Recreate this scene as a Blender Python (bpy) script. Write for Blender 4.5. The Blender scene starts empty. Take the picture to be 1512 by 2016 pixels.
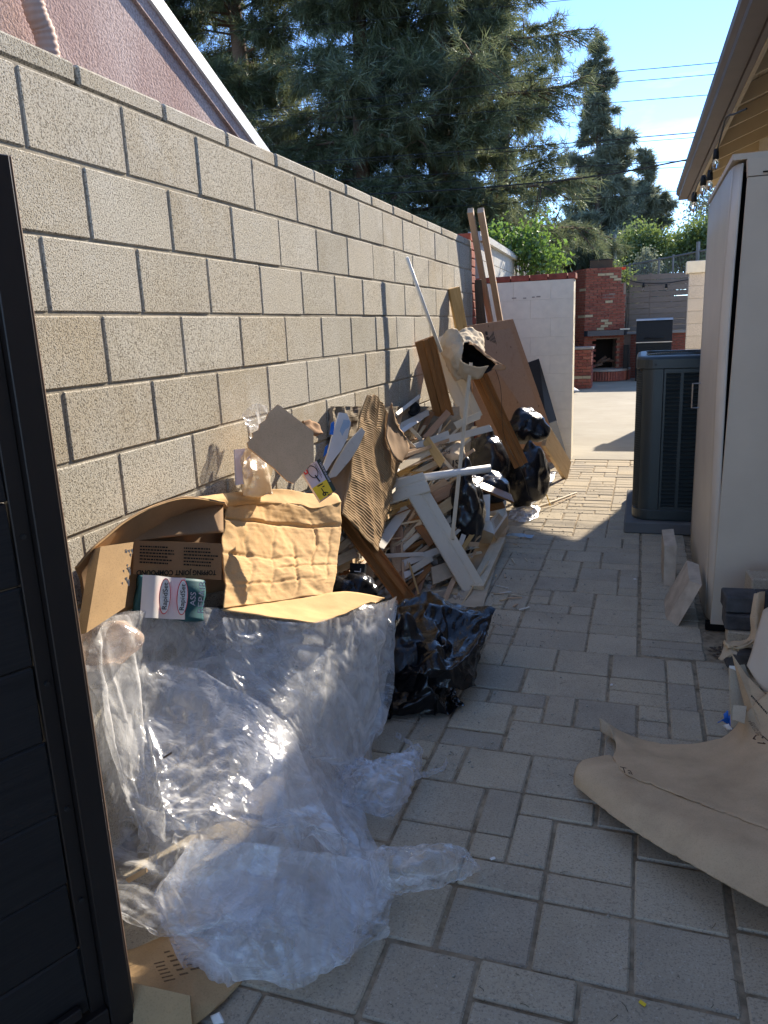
import bpy, bmesh, math, random
import numpy as np
from mathutils import Vector as V, Matrix, noise
from math import radians as R, sin, cos, pi

SC = bpy.context.scene
COL = SC.collection
rnd = random.Random(7)

# ------------------------------------------------------------------ camera
F_PX, PITCH, YAW, ROLL, EYE = 1490.47, 0.23680884, 0.33190898, -0.0427727, 1.55
fw = V((-sin(YAW)*cos(PITCH), cos(YAW)*cos(PITCH), -sin(PITCH)))
rt = V((cos(YAW), sin(YAW), 0)); up = rt.cross(fw)
rt2 = rt*cos(ROLL)+up*sin(ROLL); up2 = -rt*sin(ROLL)+up*cos(ROLL)
CAM = V((0, 0, EYE))
cd = bpy.data.cameras.new('camera'); cam = bpy.data.objects.new('camera', cd); COL.objects.link(cam)
m = Matrix((rt2, up2, -fw)).transposed().to_4x4(); m.translation = CAM
cam.matrix_world = m
cd.sensor_fit = 'VERTICAL'; cd.sensor_height = 36.0; cd.lens = 36*F_PX/2016
cd.clip_start = .05; cd.clip_end = 2000
SC.camera = cam

# ------------------------------------------------------------------ sky, sun, exposure
SUN_AZ, SUN_EL = R(14.5), R(27.5)           # azimuth measured from +Y towards +X
w = bpy.data.worlds.new('World'); SC.world = w; w.use_nodes = True
nt = w.node_tree; nt.nodes.clear()
out = nt.nodes.new('ShaderNodeOutputWorld'); bg = nt.nodes.new('ShaderNodeBackground')
sky = nt.nodes.new('ShaderNodeTexSky'); sky.sky_type = 'NISHITA'; sky.sun_disc = False
sky.sun_elevation = SUN_EL; sky.sun_rotation = SUN_AZ
sky.air_density = .6; sky.dust_density = .0; sky.ozone_density = 4.6
tc = nt.nodes.new('ShaderNodeTexCoord'); mp = nt.nodes.new('ShaderNodeMapping')
mp.inputs['Scale'].default_value = (1.0, 1.6, 5.5); mp.inputs['Rotation'].default_value = (0.05, 0.12, 0.3)
nz = nt.nodes.new('ShaderNodeTexNoise'); nz.inputs['Scale'].default_value = 2.3; nz.inputs['Detail'].default_value = 8
nz.inputs['Roughness'].default_value = .55; nz.inputs['Distortion'].default_value = .5
cr = nt.nodes.new('ShaderNodeValToRGB'); cr.color_ramp.elements[0].position = .56; cr.color_ramp.elements[1].position = .82
cr.color_ramp.elements[1].color = (.30, .30, .30, 1)
mx = nt.nodes.new('ShaderNodeMix'); mx.data_type = 'RGBA'
mx.inputs[7].default_value = (7.5, 8.6, 9.6, 1)
L = nt.links.new
L(tc.outputs['Generated'], mp.inputs[0]); L(mp.outputs[0], nz.inputs['Vector']); L(nz.outputs['Fac'], cr.inputs[0])
L(cr.outputs[0], mx.inputs[0]); L(sky.outputs[0], mx.inputs[6]); L(mx.outputs[2], bg.inputs[0]); L(bg.outputs[0], out.inputs[0])
bg.inputs['Strength'].default_value = .15
ld = bpy.data.lights.new('sun', 'SUN'); ld.energy = 3.8; ld.angle = R(.53); ld.color = (1, .89, .74)
sun = bpy.data.objects.new('sun', ld); COL.objects.link(sun)
SUNV = V((sin(SUN_AZ)*cos(SUN_EL), cos(SUN_AZ)*cos(SUN_EL), sin(SUN_EL)))
sun.rotation_euler = SUNV.to_track_quat('Z', 'Y').to_euler()
sun.location = (5, 12, 14)
vs = SC.view_settings; vs.view_transform = 'Standard'; vs.look = 'None'; vs.gamma = 1; vs.exposure = 1.6
vs.use_curve_mapping = False
SC.cycles.max_bounces = 10; SC.cycles.transparent_max_bounces = 24
SC.cycles.transmission_bounces = 6

# ------------------------------------------------------------------ from photo rays to places
def ray(px, py):
    return rt2*((px-756)/F_PX) - up2*((py-1008)/F_PX) + fw
def U(px, py, v, ax='Y'):
    d = ray(px, py); i = 'XYZ'.index(ax)
    return CAM + d*((v-CAM[i])/d[i])
def at(p):                                      # (px,py,Y) or (px,py,val,'X'/'Z') or a Vector; never under the ground
    if isinstance(p, V): return p
    q = U(p[0], p[1], p[2], p[3] if len(p) > 3 else 'Y')
    if q.z < .006: q = U(p[0], p[1], .006, 'Z')
    if q.x < -1.47 and q.y < 7.0: q = U(p[0], p[1], -1.47, 'X')
    return q

# ------------------------------------------------------------------ objects
WM = {}
def tag(o, label=None, cat=None, group=None, kind=None):
    if label: o['label'] = label
    if cat: o['category'] = cat
    if group: o['group'] = group
    if kind: o['kind'] = kind
    return o
def link(o, M, parent=None):
    COL.objects.link(o)
    if parent:
        o.parent = parent; o.matrix_basis = WM[parent.name].inverted() @ M
    else:
        o.matrix_basis = M
    WM[o.name] = M.copy()
    return o
def thing(name, label, cat, loc, group=None):
    o = bpy.data.objects.new(name, None); o.empty_display_size = .1
    link(o, Matrix.Translation(V(loc))); return tag(o, label, cat, group)
def mesh_at(name, me, M, mat, parent=None):
    if mat and not me.materials: me.materials.append(mat)
    return link(bpy.data.objects.new(name, me), M, parent)
class G:
    """collects geometry in world coordinates"""
    def __init__(s): s.v = []; s.f = []
    def add(s, vs, fs):
        n = len(s.v); s.v += [V(a) for a in vs]; s.f += [[i+n for i in f] for f in fs]; return s
    def box(s, c, d, M=None, ch=0):
        vs, fs = cbox(d[0], d[1], d[2], ch)
        c = V(c)
        s.add([(M @ V(a) if M else V(a))+c for a in vs], fs); return s
    def prism(s, poly, off):
        """poly: world points; off: extrusion vector"""
        n = len(poly); off = V(off)
        vs = [V(p) for p in poly]+[V(p)+off for p in poly]
        fs = [list(range(n))[::-1], list(range(n, 2*n))]+[[i, (i+1) % n, n+(i+1) % n, n+i] for i in range(n)]
        return s.add(vs, fs)
    def tube(s, pts, r, n=6, cap=True):
        pts = [V(p) for p in pts]; rs = r if isinstance(r, (list, tuple)) else [r]*len(pts)
        vs = []; fs = []; u = None
        for i, p in enumerate(pts):
            t = (pts[min(i+1, len(pts)-1)]-pts[max(i-1, 0)]).normalized()
            if u is None:
                u = t.cross(V((0, 0, 1)));
                if u.length < .1: u = t.cross(V((1, 0, 0)))
            u = (u - t*u.dot(t)).normalized(); wv = t.cross(u)
            for k in range(n):
                a = 2*pi*k/n; vs.append(p+(u*cos(a)+wv*sin(a))*rs[i])
        for i in range(len(pts)-1):
            for k in range(n):
                a = i*n+k; b = i*n+(k+1) % n; fs.append([a, b, b+n, a+n])
        if cap: fs.append(list(range(n))[::-1]); fs.append([len(vs)-n+k for k in range(n)])
        return s.add(vs, fs)
    def build(s, name, mat, parent=None, smooth=False, uv=None):
        me = bpy.data.meshes.new(name)
        xs = [v.x for v in s.v]; ys = [v.y for v in s.v]; zs = [v.z for v in s.v]
        o = V(((min(xs)+max(xs))/2, (min(ys)+max(ys))/2, min(zs)))
        me.from_pydata([v-o for v in s.v], [], s.f)
        bm = bmesh.new(); bm.from_mesh(me); bmesh.ops.recalc_face_normals(bm, faces=bm.faces); bm.to_mesh(me); bm.free()
        if smooth:
            me.polygons.foreach_set('use_smooth', [True]*len(me.polygons))
        me.update()
        return mesh_at(name, me, Matrix.Translation(o), mat, parent)
def cbox(x, y, z, ch=0):
    x, y, z = x/2, y/2, z/2
    if ch <= 0:
        vs = [(a*x, b*y, c*z) for a in (-1, 1) for b in (-1, 1) for c in (-1, 1)]
        return vs, [[0, 1, 3, 2], [4, 6, 7, 5], [0, 4, 5, 1], [2, 3, 7, 6], [0, 2, 6, 4], [1, 5, 7, 3]]
    ch = min(ch, x*.9, y*.9, z*.9)
    vs = []; idx = {}
    for a in (-1, 1):
        for b in (-1, 1):
            for c in (-1, 1):
                for k in range(3):
                    p = [a*(x-ch), b*(y-ch), c*(z-ch)]; p[k] = (a*x, b*y, c*z)[k]
                    idx[a, b, c, k] = len(vs); vs.append(tuple(p))
    fs = []
    for k in range(3):
        i, j = [q for q in range(3) if q != k]
        for s in (-1, 1):
            q = []
            for (p, r) in ((-1, -1), (1, -1), (1, 1), (-1, 1)):
                t = [0, 0, 0]; t[k] = s; t[i] = p; t[j] = r; q.append(idx[t[0], t[1], t[2], k])
            fs.append(q)
        for p in (-1, 1):
            for r in (-1, 1):
                t0 = [0, 0, 0]; t1 = [0, 0, 0]; t0[k] = -1; t1[k] = 1
                t0[i] = t1[i] = p; t0[j] = t1[j] = r
                fs.append([idx[t0[0], t0[1], t0[2], i], idx[t1[0], t1[1], t1[2], i], idx[t1[0], t1[1], t1[2], j], idx[t0[0], t0[1], t0[2], j]])
    for a in (-1, 1):
        for b in (-1, 1):
            for c in (-1, 1): fs.append([idx[a, b, c, k] for k in range(3)])
    return vs, fs
def pydata(name, vs, fs, mat=None, smooth=False):
    me = bpy.data.meshes.new(name); me.from_pydata([tuple(v) for v in vs], [], fs)
    bm = bmesh.new(); bm.from_mesh(me); bmesh.ops.recalc_face_normals(bm, faces=bm.faces); bm.to_mesh(me); bm.free()
    if smooth: me.polygons.foreach_set('use_smooth', [True]*len(me.polygons))
    if mat: me.materials.append(mat)
    return me
def frame(p0, p1, face=None):
    p0, p1 = V(p0), V(p1); x = (p1-p0).normalized()
    f = V(face) if face is not None else (CAM-(p0+p1)/2)
    z = f-x*f.dot(x); z.normalize(); y = z.cross(x)
    M = Matrix((x, y, z)).transposed().to_4x4(); M.translation = (p0+p1)/2
    return M
def board(name, p0, p1, w, t, mat, parent=None, face=None, ch=.0025, prof=None, label=None, cat=None, group=None, rag=0.):
    """a length of timber, grain along its own X; prof = outline across (y,z) instead of a plain rectangle"""
    p0, p1 = at(p0), at(p1); Ln = (p1-p0).length; M = frame(p0, p1, face)
    if prof:
        n = len(prof); vs = [(s*Ln/2, a, b) for s in (-1, 1) for a, b in prof]
        fs = [list(range(n)), [n+i for i in range(n)][::-1]]+[[i, n+i, n+(i+1) % n, (i+1) % n] for i in range(n)]
    else:
        vs, fs = cbox(Ln, w, t, ch)
        if ch > 0:                                  # small knocks so that no two edges are alike
            vs = [V(v)+V((rnd.uniform(-.004, .004), rnd.uniform(-.001, .001), rnd.uniform(-.001, .001))) for v in vs]
    if rag:                                             # sawn askew or snapped at the ends, slightly bowed
        ka = [rnd.uniform(-rag, rag) for _ in range(6)]
        vs = [V(v)+V(((ka[0]*v[1]/w+ka[1]*v[2]/t*.5) if v[0] < 0 else (ka[2]*v[1]/w+ka[3]*v[2]/t*.5), 0, 0)) for v in vs]
    o = mesh_at(name, pydata(name, vs, fs), M, mat, parent)
    return tag(o, label, cat, group)

def crumple(p, s, oct=3, seed=0., rough=.5):
    """creased-paper noise: sums of cell distances make flat facets and sharp ridges"""
    h = 0; a = 1.
    for i in range(oct):
        q = V((p[0]*s+seed*7.3+i*13.1, p[1]*s+seed*3.1, p[2]*s+i*5.7))
        d = noise.voronoi(q)[0]; h += a*(d[0]-.35*d[1])
        s *= 2.1; a *= rough
    return h
def fold(p, d, s, seed=0.):
    """long folds running along direction d (a ridged wave across it)"""
    d = V(d).normalized(); q = V(p)
    al = q.dot(d); ac = q-d*al
    n = noise.noise(ac*s + d*(al*s*.12) + V((seed, seed*2.3, 0)))
    return 1-abs(n)*2
def cr1(a, b, c, d, t):
    return .5*((2*b)+(c-a)*t+(2*a-5*b+4*c-d)*t*t+(3*b-a-3*c+d)*t**3)
def crom(P, t):
    n = len(P)-1; x = t*n; i = min(int(x), n-1); f = x-i
    b, c = P[i], P[i+1]
    a = P[i-1] if i > 0 else b*2-c
    d = P[i+2] if i+2 <= n else c*2-b
    return cr1(a, b, c, d, f)
def patch(name, rows, nu, nv, mat, parent=None, disp=None, thick=0, lin=False, edge=None, smooth=True, hole=None, floor=.004):
    """a sheet through a net of control points; disp(u,v,p)->offset along the normal; thick gives a closed slab"""
    Rr = [[at(p) for p in r] for r in rows]
    def lp(P, t):
        n = len(P)-1; x = t*n; i = min(int(x), n-1); return P[i].lerp(P[i+1], x-i)
    fn = lp if lin else crom
    g = []
    for j in range(nv+1):
        v = j/nv; gr = []
        for i in range(nu+1):
            u = i/nu
            if edge:
                du, dv = edge(u, v)
                uu, vv = min(max(u+du, 0), 1), min(max(v+dv, 0), 1)
            else: uu, vv = u, v
            gr.append(fn([fn(r, uu) for r in Rr], vv))
        g.append(gr)
    N = [[None]*(nu+1) for _ in range(nv+1)]
    for j in range(nv+1):
        for i in range(nu+1):
            a = g[j][min(i+1, nu)]-g[j][max(i-1, 0)]; b = g[min(j+1, nv)][i]-g[max(j-1, 0)][i]
            n = a.cross(b)
            N[j][i] = n.normalized() if n.length > 1e-9 else V((0, 0, 1))
    vs = []
    for j in range(nv+1):
        for i in range(nu+1):
            p = g[j][i]
            n = N[j][i]
            if n.dot(CAM-p) < 0: n = -n
            if disp: p = p+n*disp(i/nu, j/nv, p)
            if p.z < floor: p = V((p.x, p.y, floor+.002*noise.noise(p*40)))
            vs.append(p)
    fs = []; W = nu+1
    for j in range(nv):
        for i in range(nu):
            if hole and hole(i/nu, j/nv): continue
            fs.append([j*W+i, j*W+i+1, (j+1)*W+i+1, (j+1)*W+i])
    uvs = [(i/nu, j/nv) for j in range(nv+1) for i in range(nu+1)]
    if thick:
        n0 = len(vs)
        nn = [N[j][i] if N[j][i].dot(CAM-g[j][i]) > 0 else -N[j][i] for j in range(nv+1) for i in range(nu+1)]
        vs = vs+[p-q*thick for p, q in zip(vs, nn)]
        fs = fs+[[k+n0 for k in f][::-1] for f in fs]
        ring = [i for i in range(W)]+[j*W+nu for j in range(1, nv+1)]+[nv*W+i for i in range(nu-1, -1, -1)]+[j*W for j in range(nv-1, 0, -1)]
        if not hole:
            for a, b in zip(ring, ring[1:]+ring[:1]): fs.append([a, a+n0, b+n0, b])
        uvs = uvs+uvs
    xs = [p.x for p in vs]; ys = [p.y for p in vs]; zs = [p.z for p in vs]
    o = V(((min(xs)+max(xs))/2, (min(ys)+max(ys))/2, min(zs)))
    me = bpy.data.meshes.new(name); me.from_pydata([p-o for p in vs], [], fs)
    uvl = me.uv_layers.new(name='UVMap')
    for l in me.loops: uvl.data[l.index].uv = uvs[l.vertex_index]
    if smooth: me.polygons.foreach_set('use_smooth', [True]*len(me.polygons))
    me.update()
    return mesh_at(name, me, Matrix.Translation(o), mat, parent)
def flat(pts, Yc, n):
    """outline points brought onto one plane through the outline's middle at distance Yc"""
    cx = sum(p[0] for p in pts)/len(pts); cy = sum(p[1] for p in pts)/len(pts); c = U(cx, cy, Yc); n = V(n).normalized(); o = []
    for px, py in pts:
        d = ray(px, py); o.append(CAM+d*((c-CAM).dot(n)/d.dot(n)))
    return o
def panel(name, pts, thick, mat, parent=None, away=None):
    """a flat board or carton side with the outline pts, its thickness going away from the camera"""
    P = [at(p) for p in pts]
    n = V((0, 0, 0))
    for i in range(len(P)): n += (P[i]-P[0]).cross(P[(i+1) % len(P)]-P[0])
    n.normalize()
    c = sum(P, V((0, 0, 0)))/len(P)
    if n.dot(CAM-c) < 0: n = -n
    return G().prism(P, (-n*thick) if away is None else V(away)).build(name, mat, parent)
def words(name, s, pos, xd, up_hint, size, mat, parent, normal, align='CENTER', sx=1., shear=0., off=.0012, bold=0.):
    """flat printed lettering lying on a surface"""
    cu = bpy.data.curves.new(name, 'FONT'); cu.body = s; cu.size = size; cu.align_x = align; cu.align_y = 'CENTER'
    cu.extrude = .0002; cu.shear = shear; cu.offset = bold; cu.resolution_u = 3
    ob = bpy.data.objects.new('tmp', cu)
    COL.objects.link(ob); dg = bpy.context.evaluated_depsgraph_get()
    me = bpy.data.meshes.new_from_object(ob.evaluated_get(dg)); bpy.data.objects.remove(ob)
    x = V(xd).normalized(); z = V(normal).normalized(); x = (x-z*x.dot(z)).normalized(); y = z.cross(x)
    M = Matrix((x*sx, y, z)).transposed().to_4x4(); M.translation = V(pos)+z*off
    me.transform(M)
    o = V(pos); me.transform(Matrix.Translation(-o))
    me.materials.clear()
    return mesh_at(name, me, Matrix.Translation(o), mat, parent)
def quad_pt(q, u, v):
    return q[0].lerp(q[1], u).lerp(q[3].lerp(q[2], u), v)
# ------------------------------------------------------------------ materials
class N:
    def __init__(s, name):
        s.m = bpy.data.materials.new(name); s.m.use_nodes = True; s.t = s.m.node_tree
        s.b = s.t.nodes['Principled BSDF']; s.o = s.t.nodes['Material Output']
    def n(s, typ, **k):
        nd = s.t.nodes.new('ShaderNode'+typ)
        for a, b in k.items():
            if a in nd.inputs.keys(): nd.inputs[a].default_value = b
            else: setattr(nd, a, b)
        return nd
    def l(s, a, b): s.t.links.new(a, b)
    def co(s, kind='Object', scale=(1, 1, 1), jitter=True):
        tc = s.n('TexCoord'); mp = s.n('Mapping'); mp.inputs['Scale'].default_value = scale
        s.l(tc.outputs[kind], mp.inputs[0])
        if jitter:
            oi = s.n('ObjectInfo'); mu = s.n('MapRange'); mu.inputs['To Max'].default_value = 37.
            s.l(oi.outputs['Random'], mu.inputs[0])
            cb = s.n('CombineXYZ'); s.l(mu.outputs[0], cb.inputs[0]); s.l(mu.outputs[0], cb.inputs[1]); s.l(mu.outputs[0], cb.inputs[2])
            s.l(cb.outputs[0], mp.inputs['Location'])
        return mp.outputs[0]
    def noise(s, co, scale, detail=4, rough=.55, dist=0):
        k = s.n('TexNoise'); k.inputs['Scale'].default_value = scale; k.inputs['Detail'].default_value = detail
        k.inputs['Roughness'].default_value = rough; k.inputs['Distortion'].default_value = dist
        s.l(co, k.inputs['Vector']); return k.outputs['Fac']
    def ramp(s, fac, stops, interp='LINEAR'):
        r = s.n('ValToRGB'); e = r.color_ramp.elements; r.color_ramp.interpolation = interp
        while len(e) < len(stops): e.new(.5)
        for q, (p, c) in zip(e, stops):
            q.position = p; q.color = (c[0], c[1], c[2], 1) if hasattr(c, '__len__') else (c, c, c, 1)
        s.l(fac, r.inputs[0]); return r.outputs[0]
    def mix(s, fac, a, b, mode='MIX'):
        x = s.n('Mix', data_type='RGBA', blend_type=mode)
        for v, i in ((fac, 0), (a, 6), (b, 7)):
            if hasattr(v, 'is_linked'): s.l(v, x.inputs[i])
            elif i == 0: x.inputs[0].default_value = v
            else: x.inputs[i].default_value = (v[0], v[1], v[2], 1)
        return x.outputs[2]
    def bump(s, h, strength=.3, dist=.01, prev=None):
        b = s.n('Bump'); b.inputs['Strength'].default_value = strength; b.inputs['Distance'].default_value = dist
        s.l(h, b.inputs['Height'])
        if prev: s.l(prev, b.inputs['Normal'])
        return b.outputs[0]
    def math(s, op, a, b=None):
        k = s.n('Math', operation=op)
        for v, i in ((a, 0), (b, 1)):
            if v is None: continue
            if hasattr(v, 'is_linked'): s.l(v, k.inputs[i])
            else: k.inputs[i].default_value = v
        return k.outputs[0]
    def rand(s): return s.n('ObjectInfo').outputs['Random']
    def done(s, col=None, rough=.8, nrm=None, spec=.3, metal=0):
        b = s.b
        if col is not None:
            if hasattr(col, 'is_linked'): s.l(col, b.inputs['Base Color'])
            else: b.inputs['Base Color'].default_value = (*col, 1)
        if hasattr(rough, 'is_linked'): s.l(rough, b.inputs['Roughness'])
        else: b.inputs['Roughness'].default_value = rough
        b.inputs['Specular IOR Level'].default_value = spec; b.inputs['Metallic'].default_value = metal
        if nrm is not None: s.l(nrm, b.inputs['Normal'])
        return s.m
def plain(name, col, rough=.6, spec=.3, metal=0, var=.12, bump=.0, scale=40):
    k = N(name); co = k.co(); f = k.noise(co, scale/8, 5)
    lo = tuple(c*(1-var) for c in col); hi = tuple(min(c*(1+var), 1) for c in col)
    c = k.ramp(f, [(.3, lo), (.7, hi)])
    nr = k.bump(k.noise(co, scale, 3), bump, .004) if bump else None
    return k.done(c, rough, nr, spec, metal)
def m_block():
    k = N('concrete_block'); co = k.co()
    tint = k.ramp(k.rand(), [(0, (.47, .41, .305)), (.25, (.54, .495, .40)), (.45, (.42, .385, .305)), (.65, (.57, .53, .44)), (.85, (.46, .385, .27)), (1, (.52, .46, .35))])
    big = k.noise(co, 5, 4); c = k.mix(k.ramp(big, [(.35, .0), (.7, .5)]), tint, (.57, .545, .48))
    gp = k.n('NewGeometry'); st = k.noise(gp.outputs['Position'], 1.6, 6, .65); c = k.mix(k.ramp(st, [(.50, 0), (.72, .40)]), c, (.27, .23, .165))
    ef = k.noise(gp.outputs['Position'], 3.1, 6, .7); c = k.mix(k.ramp(ef, [(.56, 0), (.72, .45)]), c, (.66, .64, .58))
    sp = k.noise(co, 210, 2, .7); c = k.mix(k.ramp(sp, [(.38, .85), (.5, 0)]), c, (.13, .115, .09))
    sp2 = k.noise(co, 150, 2, .7); c = k.mix(k.ramp(sp2, [(.57, 0), (.66, .55)]), c, (.68, .66, .58))
    h = k.math('ADD', k.math('MULTIPLY', k.ramp(sp, [(.34, 0), (.52, 1)]), 1.), k.math('MULTIPLY', k.noise(co, 60, 3), .6))
    return k.done(c, .95, k.bump(h, .55, .004), .1)
def m_paver():
    k = N('concrete_paver'); co = k.co()
    tint = k.ramp(k.rand(), [(0, (.46, .385, .27)), (.25, (.385, .33, .245)), (.5, (.50, .42, .295)), (.75, (.35, .305, .235)), (1, (.46, .385, .275))])
    gp = k.n('NewGeometry'); ws = k.noise(gp.outputs['Position'], 2.2, 6, .7); tint = k.mix(k.ramp(ws, [(.48, 0), (.70, .45)]), tint, (.22, .195, .16))
    st = k.noise(co, 3.3, 5); c = k.mix(k.ramp(st, [(.4, 0), (.75, .5)]), tint, (.54, .465, .35))
    sp = k.noise(co, 170, 3, .7); c = k.mix(k.ramp(sp, [(.34, .6), (.48, 0)]), c, (.12, .11, .095))
    sp2 = k.noise(co, 120, 3, .7); c = k.mix(k.ramp(sp2, [(.58, 0), (.70, .5)]), c, (.58, .54, .46))
    return k.done(c, .9, k.bump(k.math('ADD', sp, k.math('MULTIPLY', k.noise(co, 30, 3), .5)), .35, .003), .04)
def m_wood(name, a, b, dirt=0., scale=1., rough=.65, knots=True):
    k = N(name); co = k.co(scale=(.9*scale, 11*scale, 11*scale))
    f = k.noise(co, 2.2, 6, .6, 1.2); c = k.ramp(f, [(.25, a), (.5, b), (.75, a)])
    fine = k.noise(k.co(scale=(3, 90, 90)), 2.5, 3); c = k.mix(k.ramp(fine, [(.4, .35), (.62, 0)]), c, tuple(x*.6 for x in a))
    if knots:
        vo = k.n('TexVoronoi', feature='F1'); vo.inputs['Scale'].default_value = 3.4
        k.l(k.co(scale=(1, 2.2, 2.2)), vo.inputs['Vector'])
        c = k.mix(k.ramp(vo.outputs['Distance'], [(.05, .75), (.11, 0)]), c, tuple(x*.42 for x in a))
    if dirt: c = k.mix(k.ramp(k.noise(k.co(), 9, 5), [(.45, 0), (.75, dirt)]), c, (.09, .075, .06))
    c = k.mix(.35, c, k.mix(k.rand(), (.62, .60, .58), (1.0, 1.0, 1.0)), 'MULTIPLY')
    return k.done(c, rough, k.bump(fine, .25, .002), .3)
def m_card(name, col, lines=0., stain=.25, dark=(.16, .10, .055), uv=False, rough=.85):
    k = N(name); co = k.co()
    f = k.noise(co, 7, 5); c = k.ramp(f, [(.3, tuple(x*.86 for x in col)), (.7, tuple(min(1, x*1.1) for x in col))])
    c = k.mix(k.ramp(k.noise(co, 2.6, 6, .65), [(.52, 0), (.8, stain)]), c, dark)
    fib = k.noise(co, 240, 2); c = k.mix(k.ramp(fib, [(.3, .22), (.5, 0)]), c, dark)
    h = k.noise(co, 45, 4); nr = k.bump(h, .12, .004)
    if lines:
        wv = k.n('TexWave', wave_type='BANDS', bands_direction='X'); wv.inputs['Scale'].default_value = lines; wv.inputs['Distortion'].default_value = .6
        tc = k.n('TexCoord'); k.l(tc.outputs['UV'], wv.inputs['Vector']); nr = k.bump(wv.outputs['Fac'], .25, .002, nr)
    return k.done(c, rough, nr, .2)
def m_paint(name, col, rough=.5, scuff=.25, under=(.35, .27, .19), bump=.08):
    k = N(name); co = k.co()
    c = k.ramp(k.noise(co, 4, 5), [(.3, tuple(x*.9 for x in col)), (.7, col)])
    c = k.mix(k.ramp(k.noise(k.co(scale=(2, 9, 9)), 6, 6, .7), [(.60, 0), (.70, scuff)]), c, under)
    return k.done(c, rough, k.bump(k.noise(co, 60, 3), bump, .002), .4)
def m_film(name, tint=(.80, .83, .86), lo=.12, hi=.75, rough=.16, crs=34.):
    """clear polythene: mostly see-through, milky where it is seen edge-on, with sharp glints"""
    k = N(name); t = k.t; t.nodes.remove(k.b)
    co = k.co(jitter=False)
    vo = k.n('TexVoronoi', feature='DISTANCE_TO_EDGE'); vo.inputs['Scale'].default_value = crs
    wn = k.n('TexNoise'); wn.inputs['Scale'].default_value = 9; k.l(co, wn.inputs['Vector'])
    ad = k.n('Mix', data_type='RGBA', blend_type='LINEAR_LIGHT'); ad.inputs[0].default_value = .12
    k.l(co, ad.inputs[6]); k.l(wn.outputs['Color'], ad.inputs[7]); k.l(ad.outputs[2], vo.inputs['Vector'])
    mq = k.n('Mapping'); mq.inputs['Rotation'].default_value = (.5, .35, .75); mq.inputs['Scale'].default_value = (.22, 1.3, 1.3); tq = k.n('TexCoord'); k.l(tq.outputs['Object'], mq.inputs[0])
    nr = k.bump(vo.outputs['Distance'], .12, .006)
    nr = k.bump(k.noise(mq.outputs[0], 34, 4, .6, 1.2), .40, .008, nr)
    lw = k.n('LayerWeight'); lw.inputs['Blend'].default_value = .35; k.l(nr, lw.inputs['Normal'])
    mr = k.n('MapRange'); mr.inputs['To Min'].default_value = lo; mr.inputs['To Max'].default_value = hi
    k.l(lw.outputs['Facing'], mr.inputs[0])
    mot = k.math('MULTIPLY', mr.outputs[0], k.math('ADD', k.math('MULTIPLY', k.ramp(k.noise(co, 9, 5, .6, 1.5), [(.35, 0), (.65, 1)]), 1.), .35))
    tr = k.n('BsdfTransparent'); tr.inputs[0].default_value = (.97, .975, .98, 1)
    df = k.n('BsdfDiffuse'); df.inputs[0].default_value = (*tint, 1); tl = k.n('BsdfTranslucent'); tl.inputs[0].default_value = (*tint, 1)
    k.l(nr, df.inputs['Normal'])
    m1 = k.n('MixShader'); m1.inputs[0].default_value = .45; k.l(df.outputs[0], m1.inputs[1]); k.l(tl.outputs[0], m1.inputs[2])
    m2 = k.n('MixShader'); k.l(mot, m2.inputs[0]); k.l(tr.outputs[0], m2.inputs[1]); k.l(m1.outputs[0], m2.inputs[2])
    gl = k.n('BsdfGlossy'); gl.inputs['Roughness'].default_value = rough; gl.inputs[0].default_value = (1, 1, 1, 1); k.l(nr, gl.inputs['Normal'])
    gf = k.math('ADD', k.math('MULTIPLY', k.math('POWER', lw.outputs['Facing'], 2.2), .42), .045)
    m3 = k.n('MixShader'); k.l(gf, m3.inputs[0]); k.l(m2.outputs[0], m3.inputs[1]); k.l(gl.outputs[0], m3.inputs[2])
    k.l(m3.outputs[0], k.o.inputs[0]); return k.m
def m_bag(name='black_polythene', col=(.010, .010, .012), rough=.24, crs=26., dust=.3):
    k = N(name); co = k.co()
    vo = k.n('TexVoronoi', feature='DISTANCE_TO_EDGE'); vo.inputs['Scale'].default_value = crs
    wn = k.n('TexNoise'); wn.inputs['Scale'].default_value = 7; k.l(co, wn.inputs['Vector'])
    ad = k.n('Mix', data_type='RGBA', blend_type='LINEAR_LIGHT'); ad.inputs[0].default_value = .2
    k.l(co, ad.inputs[6]); k.l(wn.outputs['Color'], ad.inputs[7]); k.l(ad.outputs[2], vo.inputs['Vector'])
    nr = k.bump(vo.outputs['Distance'], .08, .02)
    nr = k.bump(k.noise(k.co(scale=(1, 1, .25)), 34, 4, .6, 1.5), .30, .008, nr)
    c = k.mix(k.ramp(k.noise(co, 6, 5), [(.55, 0), (.85, dust)]), col, (.10, .09, .08))
    return k.done(c, rough, nr, .42)
def m_stucco(name, a, b, scale=90, bump=.6):
    k = N(name); co = k.co(); f = k.noise(co, scale, 3, .6); g = k.noise(k.co(scale=(1, 1, .35)), 2.2, 5)
    c = k.mix(k.ramp(g, [(.35, 0), (.7, 1)]), a, b); c = k.mix(k.ramp(f, [(.35, .55), (.55, 0)]), c, tuple(x*.45 for x in a))
    return k.done(c, .95, k.bump(f, bump, .01), .1)
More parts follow.
